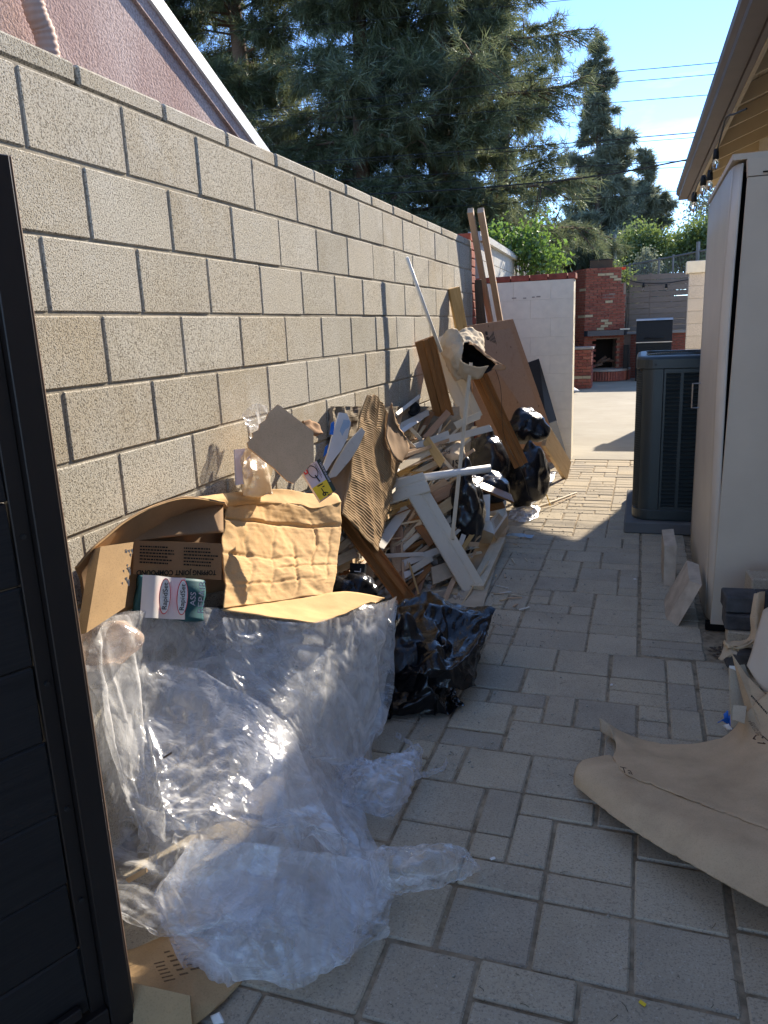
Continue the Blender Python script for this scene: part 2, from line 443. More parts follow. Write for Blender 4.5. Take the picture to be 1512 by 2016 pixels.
def m_leaf(name, a, b, trans=.35, gloss=.35):
    k = N(name); t = k.t; t.nodes.remove(k.b)
    g = k.n('NewGeometry'); c = k.ramp(g.outputs['Random Per Island'], [(0, a), (.6, b), (1, tuple(x*1.35 for x in b))])
    d = k.n('BsdfDiffuse'); k.l(c, d.inputs[0]); tl = k.n('BsdfTranslucent'); k.l(k.mix(.5, c, tuple(min(1, x*2.2) for x in b)), tl.inputs[0])
    m1 = k.n('MixShader'); m1.inputs[0].default_value = trans; k.l(d.outputs[0], m1.inputs[1]); k.l(tl.outputs[0], m1.inputs[2])
    gl = k.n('BsdfGlossy'); gl.inputs['Roughness'].default_value = .45; gl.inputs[0].default_value = (.8, .85, .8, 1)
    m2 = k.n('MixShader'); m2.inputs[0].default_value = .06*gloss/.35; k.l(m1.outputs[0], m2.inputs[1]); k.l(gl.outputs[0], m2.inputs[2])
    k.l(m2.outputs[0], k.o.inputs[0]); return k.m
def m_glass(name):
    k = N(name); k.b.inputs['Transmission Weight'].default_value = 1; k.b.inputs['IOR'].default_value = 1.3
    return k.done((.95, .95, .92), .03)
def m_slab():
    k = N('stamped_concrete'); co = k.co(jitter=False)
    c = k.ramp(k.noise(co, .9, 6, .6), [(.3, (.28, .25, .195)), (.7, (.36, .33, .265))])
    c = k.mix(k.ramp(k.noise(k.co(scale=(1, 4.5, 1), jitter=False), 3.2, 6, .7, 1.), [(.5, 0), (.68, .35)]), c, (.19, .165, .13))
    return k.done(c, .9, k.bump(k.noise(co, 40, 3), .2, .003), .15)

M = dict(
 block=m_block(), mortar=plain('mortar', (.36, .32, .25), .95, .1, var=.25, bump=.4, scale=120),
 paver=m_paver(), sand=plain('joint_sand', (.27, .215, .145), 1, .1, var=.45, bump=.6, scale=200),
 slab=m_slab(), bounceslab=plain('bounce_slab_concrete', (.40, .37, .32), .9, .2, bump=.2), soil=plain('soil', (.16, .13, .09), 1, .1, var=.3, bump=.5),
 whitewall=plain('painted_block', (.80, .73, .56), .75, .3, var=.06, bump=.25, scale=90),
 brick=N('red_brick'), redcap=plain('terracotta_brick', (.30, .085, .055), .9, .2, var=.3, bump=.4, scale=80),
 cream=plain('cream_brick', (.46, .36, .22), .9, .2, var=.15, bump=.3), brickmortar=plain('brick_mortar', (.28, .20, .15), .95, .1),
 greywall=plain('grey_stucco_block', (.46, .46, .43), .95, .1, var=.12, bump=.3),
 pink=m_stucco('pink_stucco', (.42, .29, .25), (.56, .44, .39), 60, .9), whitetrim=plain('white_trim_paint', (.78, .77, .74), .5),
 pipe=plain('taped_pipe', (.47, .31, .23), .7), beige=m_stucco('beige_stucco', (.60, .53, .43), (.66, .59, .49), 120, .3),
 soffit=plain('soffit_paint', (.66, .54, .36), .7, var=.06), gutter=plain('gutter_paint', (.115, .085, .068), .45, .4, var=.1),
 roof=plain('roof_shingle', (.12, .10, .085), .95, var=.3, bump=.5),
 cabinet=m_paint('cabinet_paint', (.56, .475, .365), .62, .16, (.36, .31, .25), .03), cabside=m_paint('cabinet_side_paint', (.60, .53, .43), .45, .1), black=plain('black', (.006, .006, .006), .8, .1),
 ac=plain('condenser_paint', (.030, .038, .036), .38, .5, var=.1), acdark=plain('condenser_louver', (.012, .015, .015), .5, .4), acpad=plain('condenser_pad', (.14, .14, .135), .9, bump=.2),
 gate=plain('gate_frame_paint', (.017, .012, .010), .42, .45, var=.1), gateslat=m_wood('gate_slat_composite', (.016, .014, .014), (.024, .021, .02), rough=.55, knots=False),
 gatelit=plain('gate_sunlit_edge', (.16, .105, .07), .5, .4), rivet=plain('rivet', (.03, .027, .025), .4, .5, .2),
 kraft=m_card('kraft_cardboard', (.50, .325, .16)), kraftbox=m_card('creased_kraft_cardboard', (.585, .375, .17), stain=.12),
 kraftshade=m_card('shaded_cardboard', (.30, .195, .11)), kraftgrey=m_card('weathered_cardboard', (.56, .41, .25), stain=.5, dark=(.20, .13, .07)),  # the darker cardboard has the shade of inner faces put into its colour
 gypsum=m_card('gypsum_paper', (.66, .45, .27), stain=.35), ribbed=m_card('ribbed_cardboard', (.42, .275, .14), stain=.2), tan=m_card('tan_paper', (.47, .385, .27), stain=.2), carton=m_card('brown_carton', (.30, .17, .085), stain=.3),
 pine=m_wood('raw_pine', (.56, .37, .18), (.66, .47, .26)), pinepale=m_wood('pale_pine', (.60, .48, .31), (.68, .57, .40), dirt=.2),
 fir=m_wood('yellow_fir', (.50, .29, .095), (.60, .38, .15)), stud=m_wood('stud_timber', (.50, .31, .17), (.60, .41, .25)),
 stain=m_wood('stained_wood', (.24, .098, .030), (.32, .145, .05), rough=.4, knots=False), darkwood=m_wood('dark_wood', (.06, .04, .027), (.10, .065, .04)),
 ply=m_wood('plywood', (.42, .225, .125), (.50, .30, .18), scale=.5), blackboard=plain('black_board', (.022, .020, .019), .6, var=.2),
 casing=m_paint('cream_casing_paint', (.64, .57, .44), .45, .35), white=m_paint('white_trim_board', (.66, .61, .52), .55, .55), pvc=plain('white_pvc', (.78, .76, .71), .4, .45, var=.05),
 plaster=plain('plaster_rubble', (.40, .36, .30), .95, .1, var=.35, bump=.5, scale=60), dust=plain('plaster_dust', (.27, .225, .165), 1, .05, var=.4, bump=.6),
 film=m_film('clear_film', (.92, .92, .92), .26, 1.0, .17, 18.), film2=m_film('clear_film_loose', (.92, .92, .92), .23, 1.0, .15, 16.), filmwad=m_film('film_wad', (.86, .89, .97), .26, 1.0, .22, 20.),
 bag=m_bag(), limpbag=m_bag('limp_black_polythene', (.005, .005, .006), .16, 20., .03), creambag=m_film('cream_polythene', (.70, .58, .40), 1.3, 2.2, .35, 26.), pinkbag=m_film('peach_film', (.85, .60, .46), .5, .95),
 ink=plain('black_ink', (.014, .012, .010), .7), inkbrown=plain('brown_ink', (.075, .04, .02), .8), red=plain('red_print', (.62, .05, .06), .5),
 yellow=plain('yellow_print', (.78, .55, .03), .5), lav=plain('lavender_print', (.50, .46, .50), .5), green=plain('dark_green_print', (.035, .05, .035), .5),
 teal=plain('teal_print', (.025, .10, .115), .6), offwhite=plain('white_paper', (.78, .76, .72), .7), blue=plain('blue_tape', (.03, .17, .60), .5), bluefilm=plain('pale_blue_fabric', (.36, .46, .56), .8),
 cable=plain('black_cable', (.012, .012, .012), .6), steel=plain('wire_steel', (.42, .40, .37), .35, .5, .7), chrome=plain('chrome', (.7, .7, .7), .15, .5, 1),
 bulb=m_glass('bulb_glass'), slat=m_wood('fence_slat_brown', (.20, .15, .115), (.26, .20, .155), rough=.7, knots=False),
 bbq=plain('grill_cover', (.007, .009, .010), .55, .25), mantle=plain('slate_blue_slab', (.02, .035, .055), .4, .5), near_black=plain('near_black', (.012, .010, .009), .95), stone=plain('hearth_stone', (.30, .26, .22), .9),
 bark=m_wood('pine_bark', (.10, .062, .042), (.17, .105, .072), knots=False, rough=.95),
 needle=m_leaf('pine_needles', (.032, .047, .026), (.100, .116, .054), .4), needlehaze=m_leaf('hazed_far_needles', (.10, .122, .09), (.17, .185, .12), .35),  # far needles lightened, distance haze put into their colour
 citrus=m_leaf('citrus_leaves', (.04, .085, .012), (.10, .165, .028), .5), bush=m_leaf('bush_leaves', (.05, .085, .02), (.12, .16, .04), .4), rose=plain('rose_petals', (.75, .08, .03), .6),
 pole=plain('galvanised_pole', (.20, .20, .19), .6, .4), bagtan=m_card('cement_sack_paper', (.50, .40, .28), stain=.15), strap=plain('yellow_strap', (.70, .45, .08), .5),
)
M['pinkbag'] = m_film('peach_film', (.80, .62, .50), .30, .95)
M['tanpaver'] = plain('tan_paver', (.44, .36, .27), .9, .15, var=.18, bump=.4, scale=120)
def _brick():
    k = M['brick']; co = k.co()
    t = k.ramp(k.rand(), [(0, (.22, .062, .042)), (.35, (.30, .085, .055)), (.7, (.17, .05, .038)), (1, (.33, .11, .07))])
    M['brick'] = k.done(k.mix(k.ramp(k.noise(co, 14, 4), [(.4, 0), (.8, .4)]), t, (.40, .2, .14)), .9, k.bump(k.noise(co, 90, 3), .3, .004), .15)
_brick()
# ================================================================== the setting
G().box((0, 120, -.30), (500, 500, .2)).build('ground', M['soil']); tag(bpy.data.objects['ground'], kind='structure')
pave = tag(G().box((-.4, 3.6, -.067), (2.4, 10.5, .12)).build('pavement', M['sand']), kind='structure')
tag(G().box((0, 18.9, -.1), (16, 20.04, .2)).build('patio', M['slab']), kind='structure')

tag(G().box((0, -7.7, -.075), (14, 12, .15)).build('bounce_slab', M['bounceslab']), kind='structure')  # unseen slab behind the camera, added to bounce sunlight into the shade
def packing():
    u = .121; cells = {}; res = []
    def inside(i, j):
        x = .03-u*(i+1); return i >= -2 and (i >= 0 or j < 22) and x > -1.5
    for j in range(66):
        for i in range(-2, 13):
            if not inside(i, j) or (i, j) in cells: continue
            opts = [(2, 2)]*6+[(3, 2)]*2+[(2, 1)]*3+[(1, 2)]*2+[(1, 1)]*2
            if j > 34: opts = [(2, 1)]*5+[(1, 1)]*2+[(2, 2)]*2+[(3, 1)]*2
            rnd.shuffle(opts); opts.append((1, 1))
            for a, b in opts:
                if all(inside(i+p, j+q) and (i+p, j+q) not in cells for p in range(a) for q in range(b)): break
            for p in range(a):
                for q in range(b): cells[i+p, j+q] = 1
            res.append((.03-u*(i+a), .03-u*i, .84+u*j, .84+u*(j+b)))
    y = 3.53
    while y < 8.8: res.append((.036, .33, y, y+.098)); y += .098
    y = .84
    while y < 3.5: res.append((.278, .53, y, min(y+.2, 3.52))); y += .2
    return res
hid = G(); shapes = {}; npv = 0
for x0, x1, y0, y1 in packing():
    if y0 > 8.83: continue
    y1 = min(y1, 8.87); g = .0048+rnd.uniform(-.001, .0015)
    sx, sy = round(x1-x0-2*g, 3), round(y1-y0-2*g, 3)
    if sx <= .02 or sy <= .02: continue
    c = V(((x0+x1)/2+rnd.uniform(-.0025, .0025), (y0+y1)/2+rnd.uniform(-.0025, .0025), -.03+rnd.uniform(-.003, .002)))
    if (x1 < -1.1 and y0 > 2.3) or npv >= 296: hid.box(c, (sx, sy, .06), None, .004); continue
    npv += 1; key = (sx, sy)
    if key not in shapes: shapes[key] = pydata('paver', *cbox(sx, sy, .06, .005), M['paver'])
    mesh_at('paver', shapes[key], Matrix.Translation(c) @ Matrix.Rotation(rnd.uniform(-.008, .008), 4, 'Z') @ Matrix.Rotation(rnd.uniform(-.004, .004), 4, 'X'), M['paver'], pave)
tag(hid.build('pavers_under_debris', M['paver'], pave), kind='stuff')
# grit, crumbs and straw in the joints
gg = G(); r2 = random.Random(3)
for i in range(1500):
    x, y = r2.uniform(-.95, .5), r2.uniform(1.2, 7.5); s = r2.choice([.0015, .002, .002, .003, .003, .005])
    if i > 600: x, y = -.85+abs(r2.gauss(0, .22)), r2.uniform(2.2, 7.2)
    gg.box((x, y, s*.5), (s*r2.uniform(1, 2.5), s, s), Matrix.Rotation(r2.uniform(0, 3), 3, 'Z'))
tag(gg.build('pavement_grit', plain('pale_grit', (.36, .33, .27), .9), pave), kind='stuff')
gg = G()
for i in range(260):
    x, y = r2.uniform(-.95, .5), r2.uniform(1.2, 7.5); a = r2.uniform(0, 3.1); l = r2.uniform(.006, .03)
    gg.tube([(x, y, .003), (x+cos(a)*l*.5+.002, y+sin(a)*l*.5, .005), (x+cos(a)*l, y+sin(a)*l, .003)], .0008, 3)
tag(gg.build('pavement_straw', plain('dry_straw', (.10, .085, .05), .9), pave), kind='stuff')

# ------------------------------------------------------------------ the long block wall
AX = -1.504
bw = thing('block_wall', 'long tan concrete block wall with a low cap course behind the debris pile', 'wall', (AX-.1, 3, 0))
G().box((AX-.0965, 2.05, 1.118), (.184, 10.12, 2.236)).build('mortar_core', M['mortar'], bw)
bm_ = [pydata('block', *cbox(.19, .398, .1935, .004), M['block']) for _ in range(2)]
for j in range(11):
    z = 2.236-.2032*(j+.5)
    for k in range(-4, 15):
        y0 = 1.704+.4088*(k+(.5 if j % 2 else 0))-.4088
        yc = y0+.2044
        if yc < .2 or yc > 7.3: continue
        if y0+.40 > 7.12:
            ln = 7.11-y0-.006
            if ln < .05: continue
            me = pydata('block', *cbox(.19, ln, .1935, .004), M['block']); yc = y0+.005+ln/2
        else: me = rnd.choice(bm_)
        Mt = Matrix.Translation((AX-.095+rnd.uniform(-.002, .002), yc+rnd.uniform(-.001, .001), z+rnd.uniform(-.0012, .0012))) @ Matrix.Rotation(rnd.uniform(-.004, .004), 4, 'Z') @ Matrix.Rotation(rnd.choice([0, pi]), 4, 'X')
        mesh_at('block', me, Mt, M['block'], bw)
cp_ = pydata('cap_block', *cbox(.2, .398, .058, .008), M['block'])
y = -.1
while y < 6.75:
    mesh_at('cap_block', cp_, Matrix.Translation((AX-.102+rnd.uniform(-.004, .004), y+.2, 2.267+rnd.uniform(-.002, .002))) @ Matrix.Rotation(rnd.uniform(-.01, .01), 4, 'Z'), M['block'], bw)
    y += .408
G().box((AX-.102, (y+7.1)/2, 2.267), (.2, 7.1-y, .058), None, .008).build('cap_block', M['block'], bw)

# ------------------------------------------------------------------ white painted wall across the end
ww = thing('painted_wall', 'short white painted block wall with a red brick capping beside the patio opening', 'wall', (-1.25, 8.93, 0))
G().box((-1.28, 8.945, .98), (1.076, .209, 1.96)).build('wall_core', M['whitewall'], ww)
sz = .2032
for j in range(10):
    xs = [-1.82, -1.62, -1.21, -.742] if j % 2 else [-1.82, -1.40, -.99, -.742]
    for a, b in zip(xs, xs[1:]):
        z0 = 2.0-sz*(j+1)
        if z0 < -.05: continue
        zz = max(z0, .0)
        G().box(((a+b)/2, 8.94+rnd.uniform(-.0004, .0004), (zz+z0+sz)/2), (b-a-.001, .214, z0+sz-zz-.001), None, .0012).build('block', M['whitewall'], ww)
x = -1.83
for l in (.2, .2, .21, .2, .21, .09):
    G().box((x+l/2, 8.94+rnd.uniform(-.004, .004), 2.034), (l-.01, .235, .062), Matrix.Rotation(rnd.uniform(-.01, .01), 3, 'Y'), .006).build('cap_brick', M['redcap'], ww); x += l
g = G()
for px, py, wd in ((1012, 587, .05), (1033, 587, .035), (1050, 585, .03), (1060, 584, .045)):
    p = U(px, py, 8.832); g.box(p, (wd, .004, .012))
g.build('worn_patch', plain('bare_mortar', (.33, .28, .22), .9), ww)
# red brick pier where the two walls meet
pr = thing('corner_pier', 'narrow red brick pier where the tan wall ends behind the leaning studs', 'pier', (-1.66, 7.25, 0))
for j in range(32):
    G().box((-1.62, 7.24, .038+j*.074), (.2, .2, .064), Matrix.Rotation(rnd.uniform(-.01, .01), 3, 'Z'), .005).build('brick', M['redcap'], pr)
G().box((-1.62, 7.24, 1.15), (.185, .185, 2.3)).build('mortar_core', M['brickmortar'], pr)
# grey wall that carries on beyond
P0, P1 = U(950, 455, 8.9), U(1068, 530, 16.2)
nw = thing('grey_wall', 'pale grey block wall with a sloped capping running on past the white wall', 'wall', (P0.x, P0.y, 0))
d = (P1-P0); d.z = 0; dn = d.normalized(); nx = V((-dn.y, dn.x, 0)); zt = P0.z
zt2 = P1.z
def strip(a0, a1, z0, z1, t0, t1, name, mat, par):
    A, B = P0+dn*a0, P0+dn*a1
    q = [V((A.x, A.y, z0)), V((B.x, B.y, z0)), V((B.x, B.y, z1)), V((A.x, A.y, z1))]
    q = [p+nx*t0 for p in q]; return G().prism(q, nx*(t1-t0)).build(name, mat, par)
Lw = d.length+6
strip(0, Lw, 0, zt-.1, .035, .17, 'wall_core', M['mortar'], nw)
for j in range(5):
    a = 0
    while a < Lw:
        b = min(a+(.4 if (a > 0 or j % 2) else .2), Lw)
        strip(a+.004, b-.004, zt-.1-.2*(j+1)+.004, zt-.1-.2*j-.004, .03, .06, 'block', M['greywall'], nw); a = b
strip(-.02, Lw, zt-.1, zt-.05, -.02, .2, 'capping', M['greywall'], nw); strip(-.02, Lw, zt-.048, zt, .02, .16, 'capping', M['greywall'], nw)

# ------------------------------------------------------------------ pink house over the wall
ph = thing('pink_house', 'pink stucco house gable with white roof trim rising over the tan wall', 'house', (-3.3, 4, 0))
r0, r1 = U(287, -10, -3.2, 'X'), U(514, 302, -3.2, 'X'); rd = (r1-r0).normalized()
A, B = r0-rd*3.2, r1+rd*2.6; B2 = V((-3.2, B.y, 0))
wn_ = V((0, rd.z, -rd.y)) if rd.y > 0 else V((0, -rd.z, rd.y))
inn = V((0, -abs(rd.z), -abs(rd.y))).normalized()
G().prism([A+inn*.12, B+inn*.12, V((-3.2, B.y-.3, -.1)), V((-3.2, -4, -.1)), V((-3.2, -4, A.z-1)), ], (-.3, 0, 0)).build('stucco_wall', M['pink'], ph)
G().prism([A, B, B+inn*.15, A+inn*.15], (.03, 0, 0)).build('barge_board', M['pink'], ph)
G().prism([A-inn*.05, B-inn*.05, B+inn*.055, A+inn*.055], (.055, 0, 0)).build('rake_trim', M['whitetrim'], ph)
G().prism([A-inn*.066, B-inn*.066, B-inn*.052, A-inn*.052], (-5, 0, 0)).build('roof', M['roof'], ph)
pts = [U(60, -30, -3.08, 'X'), U(64, 0, -3.08, 'X'), U(72, 30, -3.08, 'X'), U(86, 62, -3.08, 'X'), U(95, 100, -3.08, 'X'), U(100, 130, -3.08, 'X'), U(103, 170, -3.08, 'X')]
pp = [crom(pts, i/60) for i in range(61)]
G().tube(pp, [.055+.006*((i*3) % 4)/3 for i in range(61)], 12).build('taped_pipe', M['pipe'], ph, smooth=True)

# ------------------------------------------------------------------ the house on the right
hs = thing('tan_house', 'tan house on the right with a brown gutter and open rafter eave', 'house', (1.2, 5, 0))
EZ = 3.2
e_far, e_near = U(1336, 376, EZ, 'Z'), U(1465, 5, EZ, 'Z'); ed = (e_near-e_far).normalized(); e_end = e_far+ed*13.5
RX = V((-ed.y, ed.x, 0)); RX = RX if RX.x > 0 else -RX
SL = RX*cos(R(21))+V((0, 0, sin(R(21))))
gut = [(0, 0), (.0, .05), (-.03, .075), (-.03, .135), (-.018, .135), (-.018, .128), (.11, .128), (.11, 0)]
def run(poly, name, mat, a=0., b=13.5, par=hs):
    q = [e_far+ed*a+RX*(x)+V((0, 0, z)) for x, z in poly]
    return G().prism(q, ed*(b-a)).build(name, mat, par)
run([(x+.0, z-.12) for x, z in gut], 'gutter', M['gutter'])
run([(.114, -.14), (.114, .06), (.15, .06), (.15, -.14)], 'fascia', M['gutter'])
run([(.152, -.15), (.152, -.11), (.18, -.10), (.18, -.14)], 'drip_batten', M['soffit'])
# roof deck above, soffit boards between rafters below
def onroof(a, s, h): return e_far+ed*a+RX*.16+SL*s+V((0, 0, h-.085))
g = G(); g.prism([onroof(-.0, -.1, .17), onroof(13.5, -.1, .17), onroof(13.5, 4.2, .17), onroof(0, 4.2, .17)], (0, 0, .09)); g.build('roof', M['roof'], hs)
a = 0.
while a < 10:
    q = [onroof(a, 0, .075), onroof(a+.146, 0, .075), onroof(a+.146, 1.9, .075), onroof(a, 1.9, .075)]
    for s in (0,):
        pass
    a += .15
g = G()
for k in range(12):                                  # boards across, stepped like lapped planks
    s0 = .0+k*.17
    G().prism([onroof(0.02, s0, .11), onroof(13.4, s0, .11), onroof(13.4, s0+.164, .11), onroof(0.02, s0+.164, .11)], (0, 0, .03)).build('soffit_board', M['soffit'], hs)
for k in range(14):
    a = .03+k*.78
    q = [onroof(a, -.01, -.02), onroof(a+.045, -.01, -.02), onroof(a+.045, 1.9, -.02), onroof(a, 1.9, -.02)]
    G().prism(q, (0, 0, .125)).build('rafter', M['soffit'], hs)
wx = e_far+RX*.75
q = [wx+ed*.3, wx+ed*13, wx+ed*13+V((0, 0, -EZ)), wx+ed*.3+V((0, 0, -EZ))]
q[0].z = q[1].z = 3.42
G().prism(q, RX*.2).build('house_wall', M['beige'], hs)
q = [wx+ed*.3, wx+ed*.3+RX*4]; q = [V((q[0].x, q[0].y, 0)), V((q[1].x, q[1].y, 0)), V((q[1].x, q[1].y, 4.6)), V((q[0].x, q[0].y, 3.42))]
G().prism(q, ed*.2).build('house_wall', M['beige'], hs)
# string lights under the eave
sl = thing('string_lights', 'string of bare glass bulbs on a dark cord hanging from the tan eave', 'string lights', tuple(e_far))
bp = [((1367, 385), (1366, 402), 9.6), ((1385, 352), (1381, 368), 8.0), ((1398, 342), (1395, 356), 7.6), ((1410, 300), (1407, 322), 6.9)]
for (a0, b0, Y) in bp:
    s0, s1 = U(a0[0], a0[1], Y), U(b0[0], b0[1], Y); s = (s0-s1).length
    k = Y/8
    so = G().tube([s0+V((0, 0, .03*k)), s0, s0-V((0, 0, .055*k))], [.018*k, .024*k, .028*k], 8).build('socket', M['cable'], sl, True)
    c = s0-V((0, 0, .057*k))
    G().tube([c, c-V((0, 0, .015*k)), c-V((0, 0, .045*k)), c-V((0, 0, .075*k)), c-V((0, 0, .09*k))], [.014*k, .022*k, .030*k, .02*k, .004*k], 10).build('bulb', M['bulb'], sl, True)
cordp = [U(1366, 386, 9.6), U(1374, 362, 8.9), U(1386, 345, 8.), U(1392, 352, 7.8), U(1400, 335, 7.5), U(1412, 296, 6.9), U(1421, 262, 6.4), U(1430, 232, 6.0), U(1448, 224, 5.7), U(1470, 214, 5.4)]
G().tube([crom(cordp, i/40) for i in range(41)], .006, 5).build('cord', M['cable'], sl)

# ------------------------------------------------------------------ metal cabinet with its door ajar
cb = thing('metal_cabinet', 'tall grey metal cabinet with its front door sprung open a crack', 'cabinet', (.7, 4.6, 0))
CH = 2.2
fl = lambda px, py, Y: U(px, py, Y)
s_bn, s_bf = V((.345, 3.98, .03)), V((.335, 5.38, .03))
# side sheet, bowed outwards near its front edge
rowsS = []
for z, bow in ((.03, .0), (.55, -.01), (1.05, -.018), (1.55, -.02), (2.2, 0)):
    rowsS.append([V((.352, 5.38, z)), V((.350, 4.9, z)), V((.350, 4.4, z)), V((.352+bow*.5, 4.13, z)), V((.358+bow, 4.02, z))])
patch('side_sheet', rowsS, 12, 12, M['cabside'], cb, thick=.012)
rowsE = []
for z, bow in ((.03, .0), (.55, -.01), (1.05, -.018), (1.55, -.02), (2.2, 0)):
    rowsE.append([V((.358+bow, 4.018, z)), V((.375+bow, 3.97, z)), V((.392+bow*.6, 3.955, z))])
patch('folded_edge', rowsE, 6, 12, M['cabside'], cb, thick=.006)
G().box((.78, 4.72, 1.11), (.80, 1.28, 2.14)).build('interior_shade', M['black'], cb)  # black block fills the cabinet, its colour standing for shade inside
dz = [V((.372, 3.905, .035)), V((1.1, 3.89, .035)), V((1.1, 3.89, 2.13)), V((.408, 3.9, 2.13))]
G().prism(dz, (0, .028, 0)).build('door', M['cabinet'], cb)
G().prism([dz[3]+V((.0, -.003, .004)), dz[2]+V((0, -.003, .004)), dz[2]+V((0, -.003, .075)), dz[3]+V((-.006, -.003, .075))], (0, .05, 0)).build('top_rail', M['cabinet'], cb)
G().box((.73, 4.66, 2.225), (.77, 1.44, .025)).build('top', M['cabinet'], cb)
G().box((.49, 3.886, 2.145), (.05, .004, .006)).build('slot', M['black'], cb)
h0, h1 = U(1366, 755, 5.2), U(1366, 803, 5.2)
h0.x = h1.x = .34
G().tube([h0+V((.01, 0, 0)), h0-V((.035, 0, 0)), h1-V((.035, 0, 0)), h1+V((.01, 0, 0))], .005, 6).build('handle', M['steel'], cb)
gx = G().box((.70, 3.93, .018), (.7, .05, .036)); gx.build('base_rail', M['black'], cb)

# ------------------------------------------------------------------ beige block pillar beyond the condenser
bp_ = thing('beige_pillar', 'beige block pillar with a pale flat cap standing behind the condenser', 'pillar', (1.1, 14, 0))
px0 = U(1357, 540, 14).x
for j in range(11):
    G().box((px0+.32+rnd.uniform(-.002, .002), 14.1, .102+j*.2032), (.64, .2, .199), None, .004).build('block', M['beige'], bp_)
G().box((px0+.32, 14.1, 1.1), (.62, .185, 2.2)).build('mortar_core', M['mortar'], bp_)
zc = U(1357, 527, 14).z
G().box((px0+.32, 14.1, (2.236+zc+.10)/2), (.74, .3, max(.06, zc+.1-2.236)), None, .006).build('cap', M['whitewall'], bp_)

# ------------------------------------------------------------------ air conditioner
pad = tag(G().box((.37, 6.28, .045), (.92, 1.14, .09), None, .01).build('equipment_pad', M['acpad']), 'grey concrete pad under the dark air conditioner', 'pad')
ac = thing('air_conditioner', 'dark green black air conditioner condenser with louvered sides on its pad', 'air conditioner', (.35, 6.25, .09))
x0, x1, y0, y1, rr = -.035, .74, 5.77, 6.76, .13
def rrect(e, z, n=8):
    o = []
    for cx, cy, a in ((x1-rr, y1-rr, 0), (x0+rr, y1-rr, 90), (x0+rr, y0+rr, 180), (x1-rr, y0+rr, 270)):
        for k in range(n+1):
            t = R(a+90*k/n); o.append(V((cx+(rr+e)*cos(t), cy+(rr+e)*sin(t), z)))
    return o
def loft(rings, name, mat, cap=True, par=ac, smooth=False):
    g = G(); n = len(rings[0]); vs = [p for r in rings for p in r]; fs = []
    for i in range(len(rings)-1):
        for k in range(n): fs.append([i*n+k, i*n+(k+1) % n, (i+1)*n+(k+1) % n, (i+1)*n+k])
    if cap: fs.append(list(range(n))); fs.append([(len(rings)-1)*n+k for k in range(n)])
    return g.add(vs, fs).build(name, mat, par, smooth)
loft([rrect(-.022, .10), rrect(-.022, 1.22)], 'coil_core', M['acdark'])
loft([rrect(.0, .092), rrect(.004, .10), rrect(.004, .165), rrect(0, .17)], 'base_pan', M['ac'])
loft([rrect(0, 1.195), rrect(.008, 1.2), rrect(.008, 1.262), rrect(.0, 1.278), rrect(-.02, 1.286), rrect(-.06, 1.286), rrect(-.07, 1.27), rrect(-.075, 1.235)], 'top_cover', M['ac'], cap=False)
# corner post, frame strips and louvers on the front
cv = [p for p in rrect(0, 0, 10)]
def skin(poly, z0, z1, name, mat, th=.012):
    P = [V((p.x, p.y, z0)) for p in poly]; g = G(); n = len(P)
    cen = V((.35, 6.26, 0))
    ins = []
    for p in P:
        q = V((p.x-cen.x, p.y-cen.y, 0)).normalized(); ins.append(p-q*th)
    vs = P+ins+[p+V((0, 0, z1-z0)) for p in P]+[p+V((0, 0, z1-z0)) for p in ins]
    fs = []
    for i in range(n-1):
        fs += [[i, i+1, 2*n+i+1, 2*n+i], [n+i, n+i+1, 3*n+i+1, 3*n+i], [i, i+1, n+i+1, n+i], [2*n+i, 2*n+i+1, 3*n+i+1, 3*n+i]]
    fs += [[0, n, 3*n, 2*n], [n-1, 2*n-1, 4*n-1, 3*n-1]]
    return g.add(vs, fs).build(name, mat, ac)
arc = [V((x0+rr+rr*cos(t), y0+rr+rr*sin(t), 0)) for t in [R(a) for a in range(225, 271, 6)]]+[V((.142, y0, 0))]
skin(arc, .171, 1.194, 'corner_post', M['ac'])
G().box((.155, y0+.004, .683), (.014, .012, 1.022)).build('frame_strip', M['ac'], ac)
for xx in (.268, .392, .516): G().box((xx, y0+.006, .683), (.022, .012, 1.022)).build('frame_strip', M['ac'], ac)
for zz in (.185, 1.180): G().box((.40, y0+.005, zz), (.475, .012, .026)).build('frame_strip', M['ac'], ac)
lv = pydata('louver', *cbox(.1, .024, .006), M['ac'])
for cx in (.213, .33, .454):
    for k in range(33):
        mesh_at('louver', lv, Matrix.Translation((cx, y0+.010, .215+k*.0292)) @ Matrix.Rotation(R(38), 4, 'X'), M['ac'], ac)
g = G()
for k in range(60):                                  # grille of the rounded left side
    z = .19+k*.0165
    pts = [V((x0+rr+(rr)*cos(t), y0+rr+(rr)*sin(t), z)) for t in [R(a) for a in range(224, 178, -6)]]+[V((x0, y1-rr, z))]
    g.tube(pts, .0034, 4)
for k in range(9):
    p = V((x0+rr+rr*cos(R(224-k*5.5)), y0+rr+rr*sin(R(224-k*5.5)), .18)) if k < 8 else V((x0, y0+rr+.1, .18))
    g.tube([p, p+V((0, 0, 1.0))], .0036, 4)
for yy in (6.05, 6.2, 6.35, 6.5): g.tube([V((x0, yy, .18)), V((x0, yy, 1.18))], .004, 4)
tag(g.build('side_grille', M['ac'], ac), kind='stuff')
g = G(); cc = V((.352, 6.265, 1.275))
for r_ in np.linspace(.06, .33, 16):
    g.tube([cc+V((r_*cos(2*pi*i/40), r_*1.2*sin(2*pi*i/40), .012*(1-(r_/.33)**2))) for i in range(41)], .0028, 4, False)
for i in range(12):
    t = 2*pi*i/12; g.tube([cc+V((.05*cos(t), .05*sin(t), .01)), cc+V((.345*cos(t), .40*sin(t), -.003))], .004, 4)
g.build('fan_guard', M['ac'], ac)
g = G()
